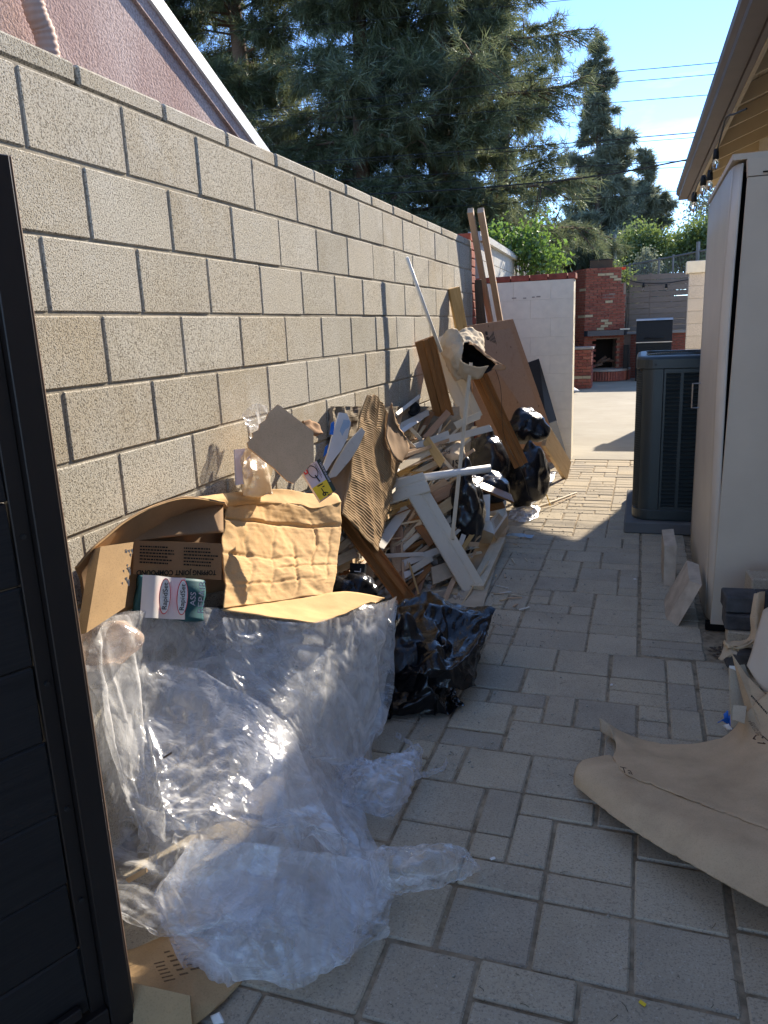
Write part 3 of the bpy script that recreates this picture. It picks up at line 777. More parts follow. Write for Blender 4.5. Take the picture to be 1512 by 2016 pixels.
for i in range(5):
    t = 2*pi*i/5; g.prism([cc+V((.05*cos(t), .05*sin(t), -.06)), cc+V((.3*cos(t-.25), .34*sin(t-.25), -.08)), cc+V((.3*cos(t+.3), .34*sin(t+.3), -.045))], (0, 0, .004))
g.tube([cc-V((0, 0, .1)), cc-V((0, 0, .03))], .06, 12); g.build('fan', M['acdark'], ac)
G().box(U(1291, 718, 5.755), (.016, .006, .016)).build('badge', M['acdark'], ac)

# ------------------------------------------------------------------ patio end: fireplace, pier, grill, fence
def brickwall(A, B, z0, z1, par, depth=.09, as_parts=True, bl=.2, bh=.0677, accents=(), skip=None, top_b=None, phase=0.):
    """bricks in running bond between ground points A and B; skip(s,z) leaves openings; top_b(z) = where the course ends"""
    A, B = V((A[0], A[1], 0)), V((B[0], B[1], 0)); Lt = (B-A).length; d = (B-A)/Lt; n = V((d.y, -d.x, 0))
    if n.y > 0 and abs(d.x) > .3: n = -n
    rest = G(); j = 0; z = z0
    RM = Matrix((d, -n, V((0, 0, 1)))).transposed()
    while z+bh*.5 < z1:
        s = -(bl/2 if j % 2 else 0)+phase; end = top_b(z) if top_b else Lt; st = 0
        while s < end:
            a, b = max(s, st), min(s+bl, end)
            if b-a > .03 and not (skip and skip((a+b)/2, z+bh/2)):
                c = A+d*((a+b)/2)+V((0, 0, z+bh/2))-n*(depth/2-rnd.uniform(0, .004)-.004)
                dm = (b-a-.011, depth, bh-.011)
                mt = M['brick']
                for (sa, za, sb, zb) in accents:
                    if sa <= (a+b)/2 <= sb and za <= z+bh/2 <= zb: mt = M['cream']
                if as_parts: G().box(c, dm, RM, .003).build('brick', mt, par)
                else: rest.box(c, dm, RM, .003)
            s += bl
        j += 1; z += bh
    return rest
fp = thing('brick_fireplace', 'tall outdoor red brick fireplace with cream accent bricks and a dark slab mantel', 'fireplace', (-1, 21.2, 0))
LF, RF, LB, RB = V((-1.46, 20.9, 0)), V((-.47, 21.15, 0)), V((-1.86, 21.5, 0)), V((-.62, 22.0, 0))
fd = (RF-LF); FL = fd.length; fdn = fd.normalized(); fn_ = V((fdn.y, -fdn.x, 0))
cq = [p for p in (LF-fn_*.03, RF-fn_*.03, RB, LB)]
def core(z0, z1, sh=0):
    q = [LF-fn_*.02, LF-fn_*.02+fdn*(FL-sh), RB-fdn*sh, LB+V((.02, 0, 0))]
    q = [V((p.x, p.y, z0)) for p in q]; return q
op0, op1 = .2, .84
G().prism(core(1.06, 2.45), (0, 0, 1.39)).build('mortar_core', M['brickmortar'], fp)
G().prism(core(2.45, 2.8, .12), (0, 0, .37)).build('mortar_core', M['brickmortar'], fp)
for a, b in ((0, op0), (op1, FL)):
    q = [LF-fn_*.02+fdn*a, LF-fn_*.02+fdn*b, LF-fn_*.75+fdn*b, LF-fn_*.75+fdn*a]
    G().prism(q, (0, 0, 1.06)).build('mortar_core', M['brickmortar'], fp)
q = [LF-fn_*.55+fdn*op0, LF-fn_*.55+fdn*op1, LF-fn_*.6+fdn*op1, LF-fn_*.6+fdn*op0]
G().prism(q, (0, 0, 1.06)).build('firebox_back', M['near_black'], fp)  # back of the firebox in one near-black colour
acc = [(.28, 2.62, .66, 2.69), (.62, 2.5, .8, 2.66), (.42, 1.94, .75, 2.0), (.5, 1.36, .62, 1.55), (.36, 1.36, .66, 1.44), (.28, 1.29, .58, 1.35), (0, 1.62, .12, 1.70)]
brickwall(LF, RF, 0, 2.82, fp, accents=acc, skip=lambda s, z: op0 < s < op1 and z < 1.06, top_b=lambda z: FL-(.13 if z > 2.43 else .06 if z > 2.15 else .0))
rest = brickwall(LB, LF, 0, 2.82, fp, as_parts=False)
tag(rest.build('side_bricks', M['brick'], fp), kind='stuff')
for zz, a, b in ((2.29, .0, .3), (1.62, .0, .35)):
    dd = (LF-LB).normalized(); nn = V((dd.y, -dd.x, 0)); nn = nn if nn.y < 0 else -nn
    q = [LF-dd*b+nn*.008, LF-dd*a+nn*.008]; q = [V((p.x, p.y, zz)) for p in q]
    G().prism([q[0], q[1], q[1]+V((0, 0, .06)), q[0]+V((0, 0, .06))], -nn*.03).build('brick', M['cream'], fp)
G().prism([LF+fn_*.006+fdn*.42+V((0, 0, 2.06)), LF+fn_*.006+fdn*.75+V((0, 0, 2.06)), LF+fn_*.006+fdn*.75+V((0, 0, 2.2)), LF+fn_*.006+fdn*.42+V((0, 0, 2.2))], -fn_*.03).build('plaque', M['slat'], fp)
mz = 1.15
g = G(); q = [LF+fn_*.02-fdn*.02, LF+fn_*.3+fdn*.02, LF+fn_*.34+fdn*(FL-.1), LF+fn_*.05+fdn*(FL+.04)]; q = [V((p.x, p.y, mz)) for p in q]
g.prism(q, (0, 0, .13)); g.build('mantel', M['mantle'], fp)
G().prism([p+V((0, 0, .132)) for p in (q[1]+fdn*.82, q[2]+fdn*.15, q[3]+fdn*.02, q[3]-fdn*.2)], (0, 0, .03)).build('mantel_slab', M['whitewall'], fp)
# curved hearth of soldier bricks with a stone slab
hc = LF+fdn*(FL*.55)-fn_*.35; hr = .93
def hp(t, r): return hc+fn_*(r*cos(t))+fdn*(r*.72*sin(t))
for k in range(26):
    t = -1.25+2.5*k/25; c = hp(t, hr-.05)+V((0, 0, .13)); o = (hp(t, 1)-hc).normalized(); tt = V((-o.y, o.x, 0))
    RM = Matrix((tt, o, V((0, 0, 1)))).transposed()
    G().box(c, (.055, .1, .24), RM, .004).build('hearth_brick', M['brick'], fp)
q = [hp(-1.3+2.6*k/20, hr+.02)+V((0, 0, .255)) for k in range(21)]+[LF-fn_*.5+fdn*.95+V((0, 0, .255)), LF-fn_*.5+fdn*.1+V((0, 0, .255))]
G().prism(q, (0, 0, .05)).build('hearth_slab', M['stone'], fp)
q = [hp(-1.3+2.6*k/20, hr-.09)+V((0, 0, .0)) for k in range(21)]
G().prism(q, (0, 0, .25)).build('mortar_core', M['brickmortar'], fp)
for k in range(4):
    c = LF+fdn*(.35+.1*k)-fn_*(.1+.06*(k % 2))
    G().tube([c+V((-.12, 0, .36+.05*k)), c+V((.14, .05, .42+.06*((k*3) % 4)))], .04, 7).build('log', M['bark'], fp, True)
zt_ = U(1165, 510, 21.4).z
q = [V((-1.38, 21.15, 2.8)), V((-.82, 21.25, 2.8)), V((-.86, 21.8, 2.8)), V((-1.42, 21.75, 2.8))]
G().prism(q, (0, 0, .24)).build('chimney_cowl', M['darkwood'], fp)
G().prism([p+V((0, 0, .24))+(p-V((-1.12, 21.5, p.z)))*.06 for p in q], (0, 0, .03)).build('cowl_lid', M['cable'], fp)

pi_ = thing('brick_pier', 'low red brick pier with a pale slab top beside the white wall', 'pier', (-1.35, 18.6, 0))
pa, pb = V((-1.62, 18.45, 0)), V((-1.13, 18.45, 0))
G().box((-1.375, 18.76, .44), (.47, .56, .88)).build('mortar_core', M['brickmortar'], pi_)
brickwall(pa, pb, 0, .9, pi_, bl=.2, bh=.0745, accents=[(.0, .22, .4, .29)])
tag(brickwall((-1.128, 18.46), (-1.128, 19.06), 0, .9, pi_, as_parts=False, bh=.0745).build('side_bricks', M['brick'], pi_), kind='stuff')
G().box((-1.37, 18.75, .925), (.56, .68, .05), None, .006).build('slab_top', M['stone'], pi_)

ct = thing('masonry_counter', 'long low brick counter behind the covered grill under the slat fence', 'counter', (.2, 21.8, 0))
G().box((.55, 21.9, .57), (2.2, .5, 1.14)).build('mortar_core', M['brickmortar'], ct)
tag(brickwall((-.33, 21.62), (1.6, 21.62), 0, 1.14, ct, as_parts=False).build('face_bricks', M['brick'], ct), kind='stuff')
G().box((.62, 21.85, 1.17), (2.1, .6, .06), None, .006).build('counter_top', M['stone'], ct)
pc = tag(G().box((-.42, 20.9, .45), (.12, .14, .9), None, .01).build('log_rack', M['cable']), 'slim black log rack standing right of the fireplace', 'rack')

gr = thing('barbecue_grill', 'large black covered barbecue grill standing before the brown slat fence', 'grill', (.24, 20.6, 0))
G().box((.245, 20.75, .47), (.84, .5, .94), None, .01).build('cabinet', M['bbq'], gr)
for sx in (-.2, .2): G().box((.245+sx, 20.49, .47), (.36, .02, .72), None, .006).build('door', M['bbq'], gr)
q = [V((-.18, 20.5, .97)), V((-.18, 20.56, 1.48)), V((-.18, 20.72, 1.52)), V((-.18, 21.0, 1.4)), V((-.18, 21.0, .97))]
G().prism(q, (.85, 0, 0)).build('hood', M['bbq'], gr)
q = [V((-.19, 20.5, 1.485)), V((-.19, 20.56, 1.50)), V((-.19, 20.72, 1.535)), V((-.19, 20.72, 1.522))]
G().prism(q, (.87, 0, 0)).build('hood_trim', M['steel'], gr)
G().box((.245, 20.48, .955), (.86, .06, .02)).build('shelf_edge', M['steel'], gr)
G().tube([V((.02, 20.45, 1.06)), V((.47, 20.45, 1.06))], .014, 8).build('handle', M['cable'], gr, True)

fe = thing('slat_fence', 'brown horizontal slat fence at the far end of the patio', 'fence', (.2, 22.5, 0))
for k in range(18):
    z = .1+k*.148; xe = .2
    for a, b in ((-3.4, -1.45), (-1.45, .12), (.12, 1.75), (1.75, 3.4)):
        board('slat', V((a+.004, 22.5+rnd.uniform(-.005, .005), z)), V((b-.004, 22.5+rnd.uniform(-.005, .005), z+rnd.uniform(-.006, .006))), .136, .022, M['slat'], fe, face=(0, -1, 0), ch=.002)
for x in (-3.35, -1.45, .12, 1.75, 3.35): G().box((x, 22.56, 1.36), (.08, .08, 2.72)).build('post', M['slat'], fe)
fl_ = thing('patio_lights', 'sagging string of dark sockets hung along the brown slat fence', 'string lights', (-.2, 22.3, 2))
pts = [U(1221, 545, 22.35), U(1240, 552, 22.35), U(1266, 557, 22.35), U(1312, 557, 22.35), U(1358, 550, 22.35)]
G().tube([crom(pts, i/24) for i in range(25)], .011, 5).build('cord', M['cable'], fl_)
for px, py in ((1225, 549), (1267, 558), (1312, 559)):
    p = U(px, py, 22.35); G().tube([p, p-V((0, 0, .1))], [.022, .034], 7).build('socket', M['cable'], fl_, True)
    p = p-V((0, 0, .102)); G().tube([p, p-V((0, 0, .04)), p-V((0, 0, .085))], [.02, .036, .01], 8).build('bulb', M['bulb'], fl_, True)
cf = thing('rail_fence', 'galvanised pipe rail fence on the bank above the slat fence', 'fence', (0, 26, 2.4))
ra, rb = U(1213, 527, 27.5), U(1412, 488, 25.0)
G().tube([ra-(rb-ra)*.3, rb+(rb-ra)*.4], .028, 6).build('rail', M['pole'], cf)
for t in (.0, .15, .46, .6, .83, .99):
    p = ra.lerp(rb, t); hgt = .06 if t < .8 else .28
    G().tube([V((p.x, p.y, 1.9)), V((p.x, p.y, p.z+hgt))], .035 if t < .8 else .06, 6).build('post', M['pole'], cf)
g = G()
for k in range(90):
    p = ra.lerp(rb, -.1+k/75); g.tube([V((p.x, p.y, 2.2)), V((p.x+.0, p.y, p.z))], .0045, 3)
tag(g.build('chain_link', M['pole'], cf), kind='stuff')
pl = tag(G().tube([U(1210, 530, 24)-V((0, 0, 1.2)), U(1210, 530, 24), U(1210, 462, 24)], .05, 8).build('steel_post', M['pole']), 'thin upright steel post rising behind the brick chimney', 'post')
tag(G().box((0, 34, .9), (60, 16, 2.3)).build('bank', M['soil']), kind='structure')
wp = patch('folded_paper', [[(1117, 748, 17.6), (1126, 752, 17.6)], [(1119, 763, 17.3), (1130, 762, 17.4)], [(1124, 770, 17.2), (1141, 769, 17.2)]], 4, 6, M['offwhite'], thick=.01)
tag(wp, 'bent white sheet lying on the patio at the foot of the brick pier', 'paper')
# ================================================================== trees, shrubs and wires
def np_mesh(name, tris, mat, parent=None, quads=False):
    """tris: (n,3,3) or quads (n,4,3) array -> one mesh of separate leaves"""
    n, k = tris.shape[0], tris.shape[1]
    pts = tris.reshape(-1, 3); lo = pts.min(0); hi = pts.max(0); o = np.array([(lo[0]+hi[0])/2, (lo[1]+hi[1])/2, lo[2]])
    me = bpy.data.meshes.new(name); me.vertices.add(n*k); me.vertices.foreach_set('co', (pts-o).astype(np.float32).ravel())
    me.loops.add(n*k); me.loops.foreach_set('vertex_index', np.arange(n*k, dtype=np.int32))
    me.polygons.add(n); me.polygons.foreach_set('loop_start', np.arange(0, n*k, k, dtype=np.int32)); me.polygons.foreach_set('loop_total', np.full(n, k, dtype=np.int32))
    me.update(calc_edges=True)
    return mesh_at(name, me, Matrix.Translation(V(o)), mat, parent)
def needles(rs, P, D, per, ln, wd, spread, droop):
    """P,D: tuft positions and directions"""
    n = len(P); Pn = np.repeat(P, per, 0); Dn = np.repeat(D, per, 0)
    d = Dn+rs.normal(0, spread, Dn.shape); d[:, 2] -= droop; d /= np.linalg.norm(d, axis=1)[:, None]
    l = ln*rs.uniform(.65, 1.15, (len(d), 1)); b = Pn+rs.normal(0, ln*.12, Pn.shape)
    s = np.cross(d, rs.normal(0, 1, d.shape)); s /= np.linalg.norm(s, axis=1)[:, None]
    return np.stack([b-s*wd/2, b+s*wd/2, b+d*l], 1)
def conifer(name, label, x, y, h, z0, rad, seed, trunk_r, per, ln, wd, step, nb, sub, mat, droop=.35, rise=.25, group=None, lean=0., extra=(), gap=.0, zb=0., reach=None, trunk_mat='bark'):
    rs = np.random.RandomState(seed); r_ = random.Random(seed)
    t = thing(name, label, 'tree', (x, y, zb), group)
    trunk = []
    for i in range(13):
        f = i/12; trunk.append(V((x+lean*f*h+.12*sin(f*7+seed), y+.1*cos(f*5+seed), zb-.1+f*h)))
    G().tube(trunk, [trunk_r*(1-.93*i/12) for i in range(13)], 9).build('trunk', M[trunk_mat], t, True)
    limbs = G(); P = []; D = []
    z = z0
    jobs = []
    while z < h-.3:
        for k in range(nb):
            az = r_.uniform(0, 2*pi); ln_b = rad(z)*r_.uniform(.6, 1.12)
            if reach: ln_b *= reach(az, z)
            if r_.random() < gap or ln_b < .15: continue
            jobs.append((z+r_.uniform(-step/2, step/2), az, ln_b, None))
        z += step*r_.uniform(.8, 1.2)
    jobs += list(extra)
    for (z, az, lb, r0) in jobs:
        f = min(z/h, 1); p = V((x+lean*z+.12*sin(f*7+seed), y+.1*cos(f*5+seed), zb+z))
        d = V((cos(az), sin(az), rise*r_.uniform(.2, 1.6)*(1.6*f+.3))); d.normalize()
        pts = [p]; ns = 7
        for i in range(ns):
            d = (d+V((r_.uniform(-.16, .16), r_.uniform(-.16, .16), -droop*.16+(.12 if i > 4 else 0)))).normalized()
            pts.append(pts[-1]+d*lb/ns)
        br = (r0 or trunk_r*.17*(.4+.6*(1-f)))*(min(1, lb/3)**.5+.2)
        limbs.tube(pts, [br*(1-.85*i/ns) for i in range(ns+1)], 5, False)
        nsub = max(2, int(sub*lb))
        for s in range(nsub):
            u = r_.uniform(.22, 1.0)**.8*ns; i = min(int(u), ns-1); q = pts[i].lerp(pts[i+1], u-i)
            dd = (pts[i+1]-pts[i]).normalized()
            sd = (dd*.7+V((r_.uniform(-1, 1), r_.uniform(-1, 1), r_.uniform(-.7, .45)))).normalized(); sl = lb*.22*r_.uniform(.4, 1.1)+.12
            e = q+sd*sl-V((0, 0, droop*sl*.3))
            if r_.random() < .35: limbs.tube([q, q.lerp(e, .5)+V((0, 0, .03)), e], [br*.3, br*.22, br*.1], 3, False)
            for w_ in (.35, .6, .8, 1.):
                if r_.random() < .85:
                    P.append(tuple(q.lerp(e, w_))); D.append(tuple(sd*.8+V((0, 0, -.15*droop))))
    limbs.build('limbs', M[trunk_mat], t, True)
    np_mesh('crown', needles(rs, np.array(P), np.array(D), per, ln, wd, .55, droop*.5), mat, t)
    return t
def prad(lo, hi, r):
    def f(z):
        q = (z-lo)/(hi-lo); return r*max(.12, (1-q)**.6*(.75+.25*sin(z*2.3)))
    return f
ptop = U(860, 445, 18.5)
gp = 'pines behind the wall'
# the big pine with a red-brown trunk, right boundary near the open sky
conifer('pine_tree', 'large pine with a red brown trunk and drooping limb tips nearest the open sky', ptop.x, 18.5, 17, 3.0, prad(2, 19, 3.4), 11, .36, 11, .27, .017, .35, 6, 23, M['needle'], gap=.03, group=gp,
        reach=lambda a, z: (.78 if cos(a) > .5 else 1.)*(1.1 if 5 < z < 8 else 1),
        extra=[(3.9, .12, 3.5, .08), (4.4, -.25, 3.2, .07), (6.3, .1, 3.3, .07), (7.6, -.1, 2.9, .06)])
p2 = U(705, 250, 17)
conifer('pine_tree', 'dark pine standing left of the red trunked pine over the wall', p2.x, 17, 17, 3.0, prad(2, 20, 2.8), 23, .27, 11, .26, .017, .36, 6, 22, M['needle'], gap=.08, group=gp)
p3 = U(470, 150, 18)
conifer('pine_tree', 'dark pine rising directly behind the white roof trim of the pink house', p3.x, 18, 18, 3.0, prad(2, 21, 3.2), 37, .3, 11, .27, .018, .36, 6, 22, M['needle'], gap=.05, group=gp)
p5 = U(1000, 400, 23)
conifer('pine_tree', 'pine set back between the red trunked pine and the citrus bush', p5.x-.3, 24, 15, 2.2, prad(1, 17, 2.8), 41, .25, 10, .29, .02, .45, 6, 13, M['needle'], gap=.1, group=gp)
# a low limb's fan of needles in front of the fireplace chimney
c4 = U(1165, 470, 20)
conifer('young_pine', 'young pine with rounded drooping tufts rising above the brick chimney', c4.x, 23.5, c4.z+.75, 1.6, lambda z: 1.05*max(.25, 1-((z-3.2)/1.9)**2), 5, .09, 16, .34, .014, .25, 6, 16, M['needle'], droop=.8)
# tall conifers in the distance, haze put into their pale grey-green
t1 = U(1196, 52, 46)
def crad(z, H=t1.z, r=3.9):
    q = z/H
    return r*(1-q)**.85*(.80+.2*sin(z*1.35+.6)+.16*sin(z*3.7))
conifer('distant_conifer', 'tall narrow conifer alone against the sky right of the pines', t1.x-.35, 46, t1.z, 1.5, crad, 61, .38, 10, .46, .055, .46, 6, 13, M['needlehaze'], droop=.2, rise=.1, gap=.12, trunk_mat='darkwood')
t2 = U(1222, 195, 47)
conifer('distant_conifer', 'slim second conifer top close to the right side of the tallest conifer', t2.x+.1, 47.5, t2.z-.5, 1.5, lambda z: 2.2*(1-z/(t2.z-.3))**.6*(.7+.35*sin(z*1.9)), 67, .22, 10, .44, .055, .5, 5, 10, M['needlehaze'], droop=.2, rise=.1, gap=.18, trunk_mat='darkwood')
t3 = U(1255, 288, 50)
conifer('distant_conifer', 'shorter broad conifer sloping down to the right of the tallest conifer', t3.x+.4, 50, t3.z, 1.5, lambda z: 3.7*(1-z/t3.z)**.75*(.75+.3*sin(z*1.6+2)), 71, .3, 10, .46, .06, .46, 6, 13, M['needlehaze'], droop=.2, rise=.1, gap=.12, trunk_mat='darkwood')

def leafy(name, label, base, blobs, n, size, mat, seed, cat='tree', stems=True, group=None, wisp=.25):
    """blobs: (centre, radius); leaves gather in small sprays through each blob's volume, leaving gaps"""
    rs = np.random.RandomState(seed); t = thing(name, label, cat, base, group); A = []
    tot = sum(b[1]**2 for b in blobs)
    g = G()
    for c, r in blobs:
        c = np.array(c); k = int(n*r*r/tot); ns = max(6, k//14)
        u = rs.normal(0, 1, (ns, 3)); u /= np.linalg.norm(u, axis=1)[:, None]
        sp = c+u*r*(rs.uniform(.25, 1, (ns, 1))**.5)*np.array([1, 1, .9])*(1+rs.normal(0, wisp*.4, (ns, 1)))
        pp = np.repeat(sp, 14, 0)+rs.normal(0, size*1.5, (ns*14, 3))
        d = rs.normal(0, 1, pp.shape)+np.array([0, 0, .3]); d /= np.linalg.norm(d, axis=1)[:, None]
        s = np.cross(d, rs.normal(0, 1, d.shape)); s /= np.linalg.norm(s, axis=1)[:, None]
        l = size*rs.uniform(.6, 1.3, (len(pp), 1))
        A.append(np.stack([pp-d*l*.5, pp+s*l*.28, pp+d*l*.5, pp-s*l*.28], 1))
        for i in range(min(9, ns)):
            b = V(base); e = V(sp[i]); md = b.lerp(e, .55)+V((rs.uniform(-.1, .1), rs.uniform(-.1, .1), .1*r)); g.tube([b+V((rs.uniform(-.05, .05), rs.uniform(-.05, .05), 0)), md, e], [.035*r+.008, .02*r+.004, .004], 4, False)
    if stems: g.build('branches', M['darkwood'], t, True)
    np_mesh('leaves', np.concatenate(A), mat, t); return t
def B(px, py, Y, r): return (tuple(U(px, py, Y)), r)
b = U(1040, 530, 12); leafy('citrus_bush', 'bright green citrus bush spilling over the pale grey wall', (b.x, 12.2, 0), [B(982, 466, 12, .14), B(1004, 474, 12, .13), B(1052, 478, 12.2, .17), B(1080, 508, 12.2, .17), B(1040, 500, 12, .15), B(1060, 450, 12.2, .10), B(1100, 524, 12, .09), B(1030, 462, 12.2, .08), B(1060, 520, 12, .18), B(1018, 490, 12, .14)], 2300, .075, M['citrus'], 3, 'bush', wisp=.7)
leafy('rose_bush', 'straggly rose bush with one red bloom beside the chimney', (U(1222, 700, 21.9).x, 21.9, 0), [B(1224, 548, 21.9, .2), B(1222, 562, 21.9, .16), B(1216, 525, 22.1, .2), B(1232, 540, 21.9, .13)], 500, .07, M['bush'], 8, 'bush')
rs_ = U(1226, 531, 21.7); g = G()
for i in range(9):
    a = i*2.4; d = V((cos(a), sin(a)*.6, .4+.2*sin(i))); g.prism([rs_, rs_+d*.07+V((.03*sin(a), 0, -.02)), rs_+d*.085, rs_+d*.07-V((.03*sin(a), 0, -.03))], (0, .004, .004))
tag(g.build('rose', M['rose']), 'single red rose bloom at the top of the chimney side', 'flower')
gb = 'leafy trees beyond the rail fence'
leafy('leafy_tree', 'dense yellow green tree below the tall conifers behind the rail', (U(1262, 540, 33).x, 33, 1.9), [B(1250, 490, 33, .9), B(1275, 480, 33, .8), B(1292, 495, 33, .7), B(1235, 505, 33, .7), B(1265, 510, 33, .9)], 9000, .13, M['bush'], 12, group=gb)
leafy('leafy_tree', 'grey leaved shrub in front of the yellow green tree behind the rail', (U(1273, 545, 30).x, 30, 1.9), [B(1275, 525, 30, .38), B(1272, 508, 30, .25)], 1800, .09, M['needlehaze'], 14, 'shrub', group=gb)
leafy('leafy_tree', 'rounded yellowish tree at the right end of the rail fence', (U(1375, 540, 34).x, 34, 1.9), [B(1352, 490, 34, .6), B(1375, 480, 34, .9), B(1396, 470, 34, .8), B(1330, 505, 34, .6), B(1385, 505, 34, .9)], 8000, .14, M['bush'], 16, group=gb)
leafy('leafy_tree', 'thin airy tree with sky showing through beside the metal cabinet', (U(1385, 520, 40).x, 40, 1.9), [B(1385, 410, 40, .9), B(1378, 440, 40, .75), B(1395, 390, 40, .7), B(1370, 465, 40, .6), B(1372, 400, 40, .5)], 2300, .13, M['needlehaze'], 18, group=gb)
leafy('leafy_tree', 'dark hazy bushes between the conifers and the rounded yellowish tree', (U(1320, 540, 52).x, 52, 1.9), [B(1312, 505, 52, 1.2), B(1335, 495, 52, .9), B(1345, 500, 52, 1.0), B(1215, 500, 52, 2.0), B(1180, 490, 52, 2.2), B(1150, 480, 54, 2.4), B(1290, 500, 54, 1.6)], 9000, .26, M['needlehaze'], 20, group=gb)
leafy('leafy_tree', 'dark hedge trees filling the gap under the red trunked pine', (U(960, 500, 27).x, 27, 0), [B(900, 430, 27, 1.3), B(960, 450, 27, 1.2), B(1010, 470, 27, 1.1), B(1060, 490, 27, 1.1), B(1110, 505, 27, .9), B(1150, 510, 27, .8), B(830, 420, 27, 1.2), B(1185, 520, 27, .6)], 9000, .16, M['needle'], 22, group=gb)

# overhead wires, all strung in one plane about 13 m out
def wire(label, pts, r, Y=13.5):
    P = [U(px, py, Y) for px, py in pts]
    a, b = P[0], P[-1]; P = [a+(a-P[1]).normalized()*6*1.0]+P+[b+(b-P[-2]).normalized()*6]
    o = G().tube([crom(P, i/50) for i in range(51)], r, 5).build('overhead_wire', M['cable'], None, True)
    tag(o, label, 'wire', 'overhead wires across the trees and sky')
wire('topmost overhead wire, crossing high over the pines', [(320, 72), (700, 42), (1100, 2)], .0045)
wire('overhead wire meeting the gutter nearest the picture top', [(700, 196), (1095, 153), (1418, 123)], .0055)
wire('second overhead wire below the one meeting the gutter highest', [(700, 213), (1110, 172), (1410, 146)], .005)
wire('third overhead wire below the highest one at the gutter', [(700, 238), (1100, 210), (1394, 187)], .005)
wire('thicker overhead wire of the close middle pair over the pines', [(620, 318), (752, 309), (1094, 284), (1370, 261)], .0075)
wire('thinner overhead wire just under the middle pair wire', [(760, 314), (1094, 292), (1363, 271)], .005)
wire('lower straight overhead wire passing just above the black cable', [(640, 356), (752, 349), (1345, 317)], .006)
wire('sagging black cable, thickest of the overhead wires', [(700, 384), (900, 373), (1068, 359), (1150, 350), (1230, 338), (1345, 316)], .0115, 13.2)
wire('thin overhead wire directly beneath the sagging black cable', [(900, 356), (1100, 342), (1342, 329)], .0045)
wire('lowest overhead wire against the distant conifers', [(1000, 400), (1190, 389), (1335, 376)], .0045)
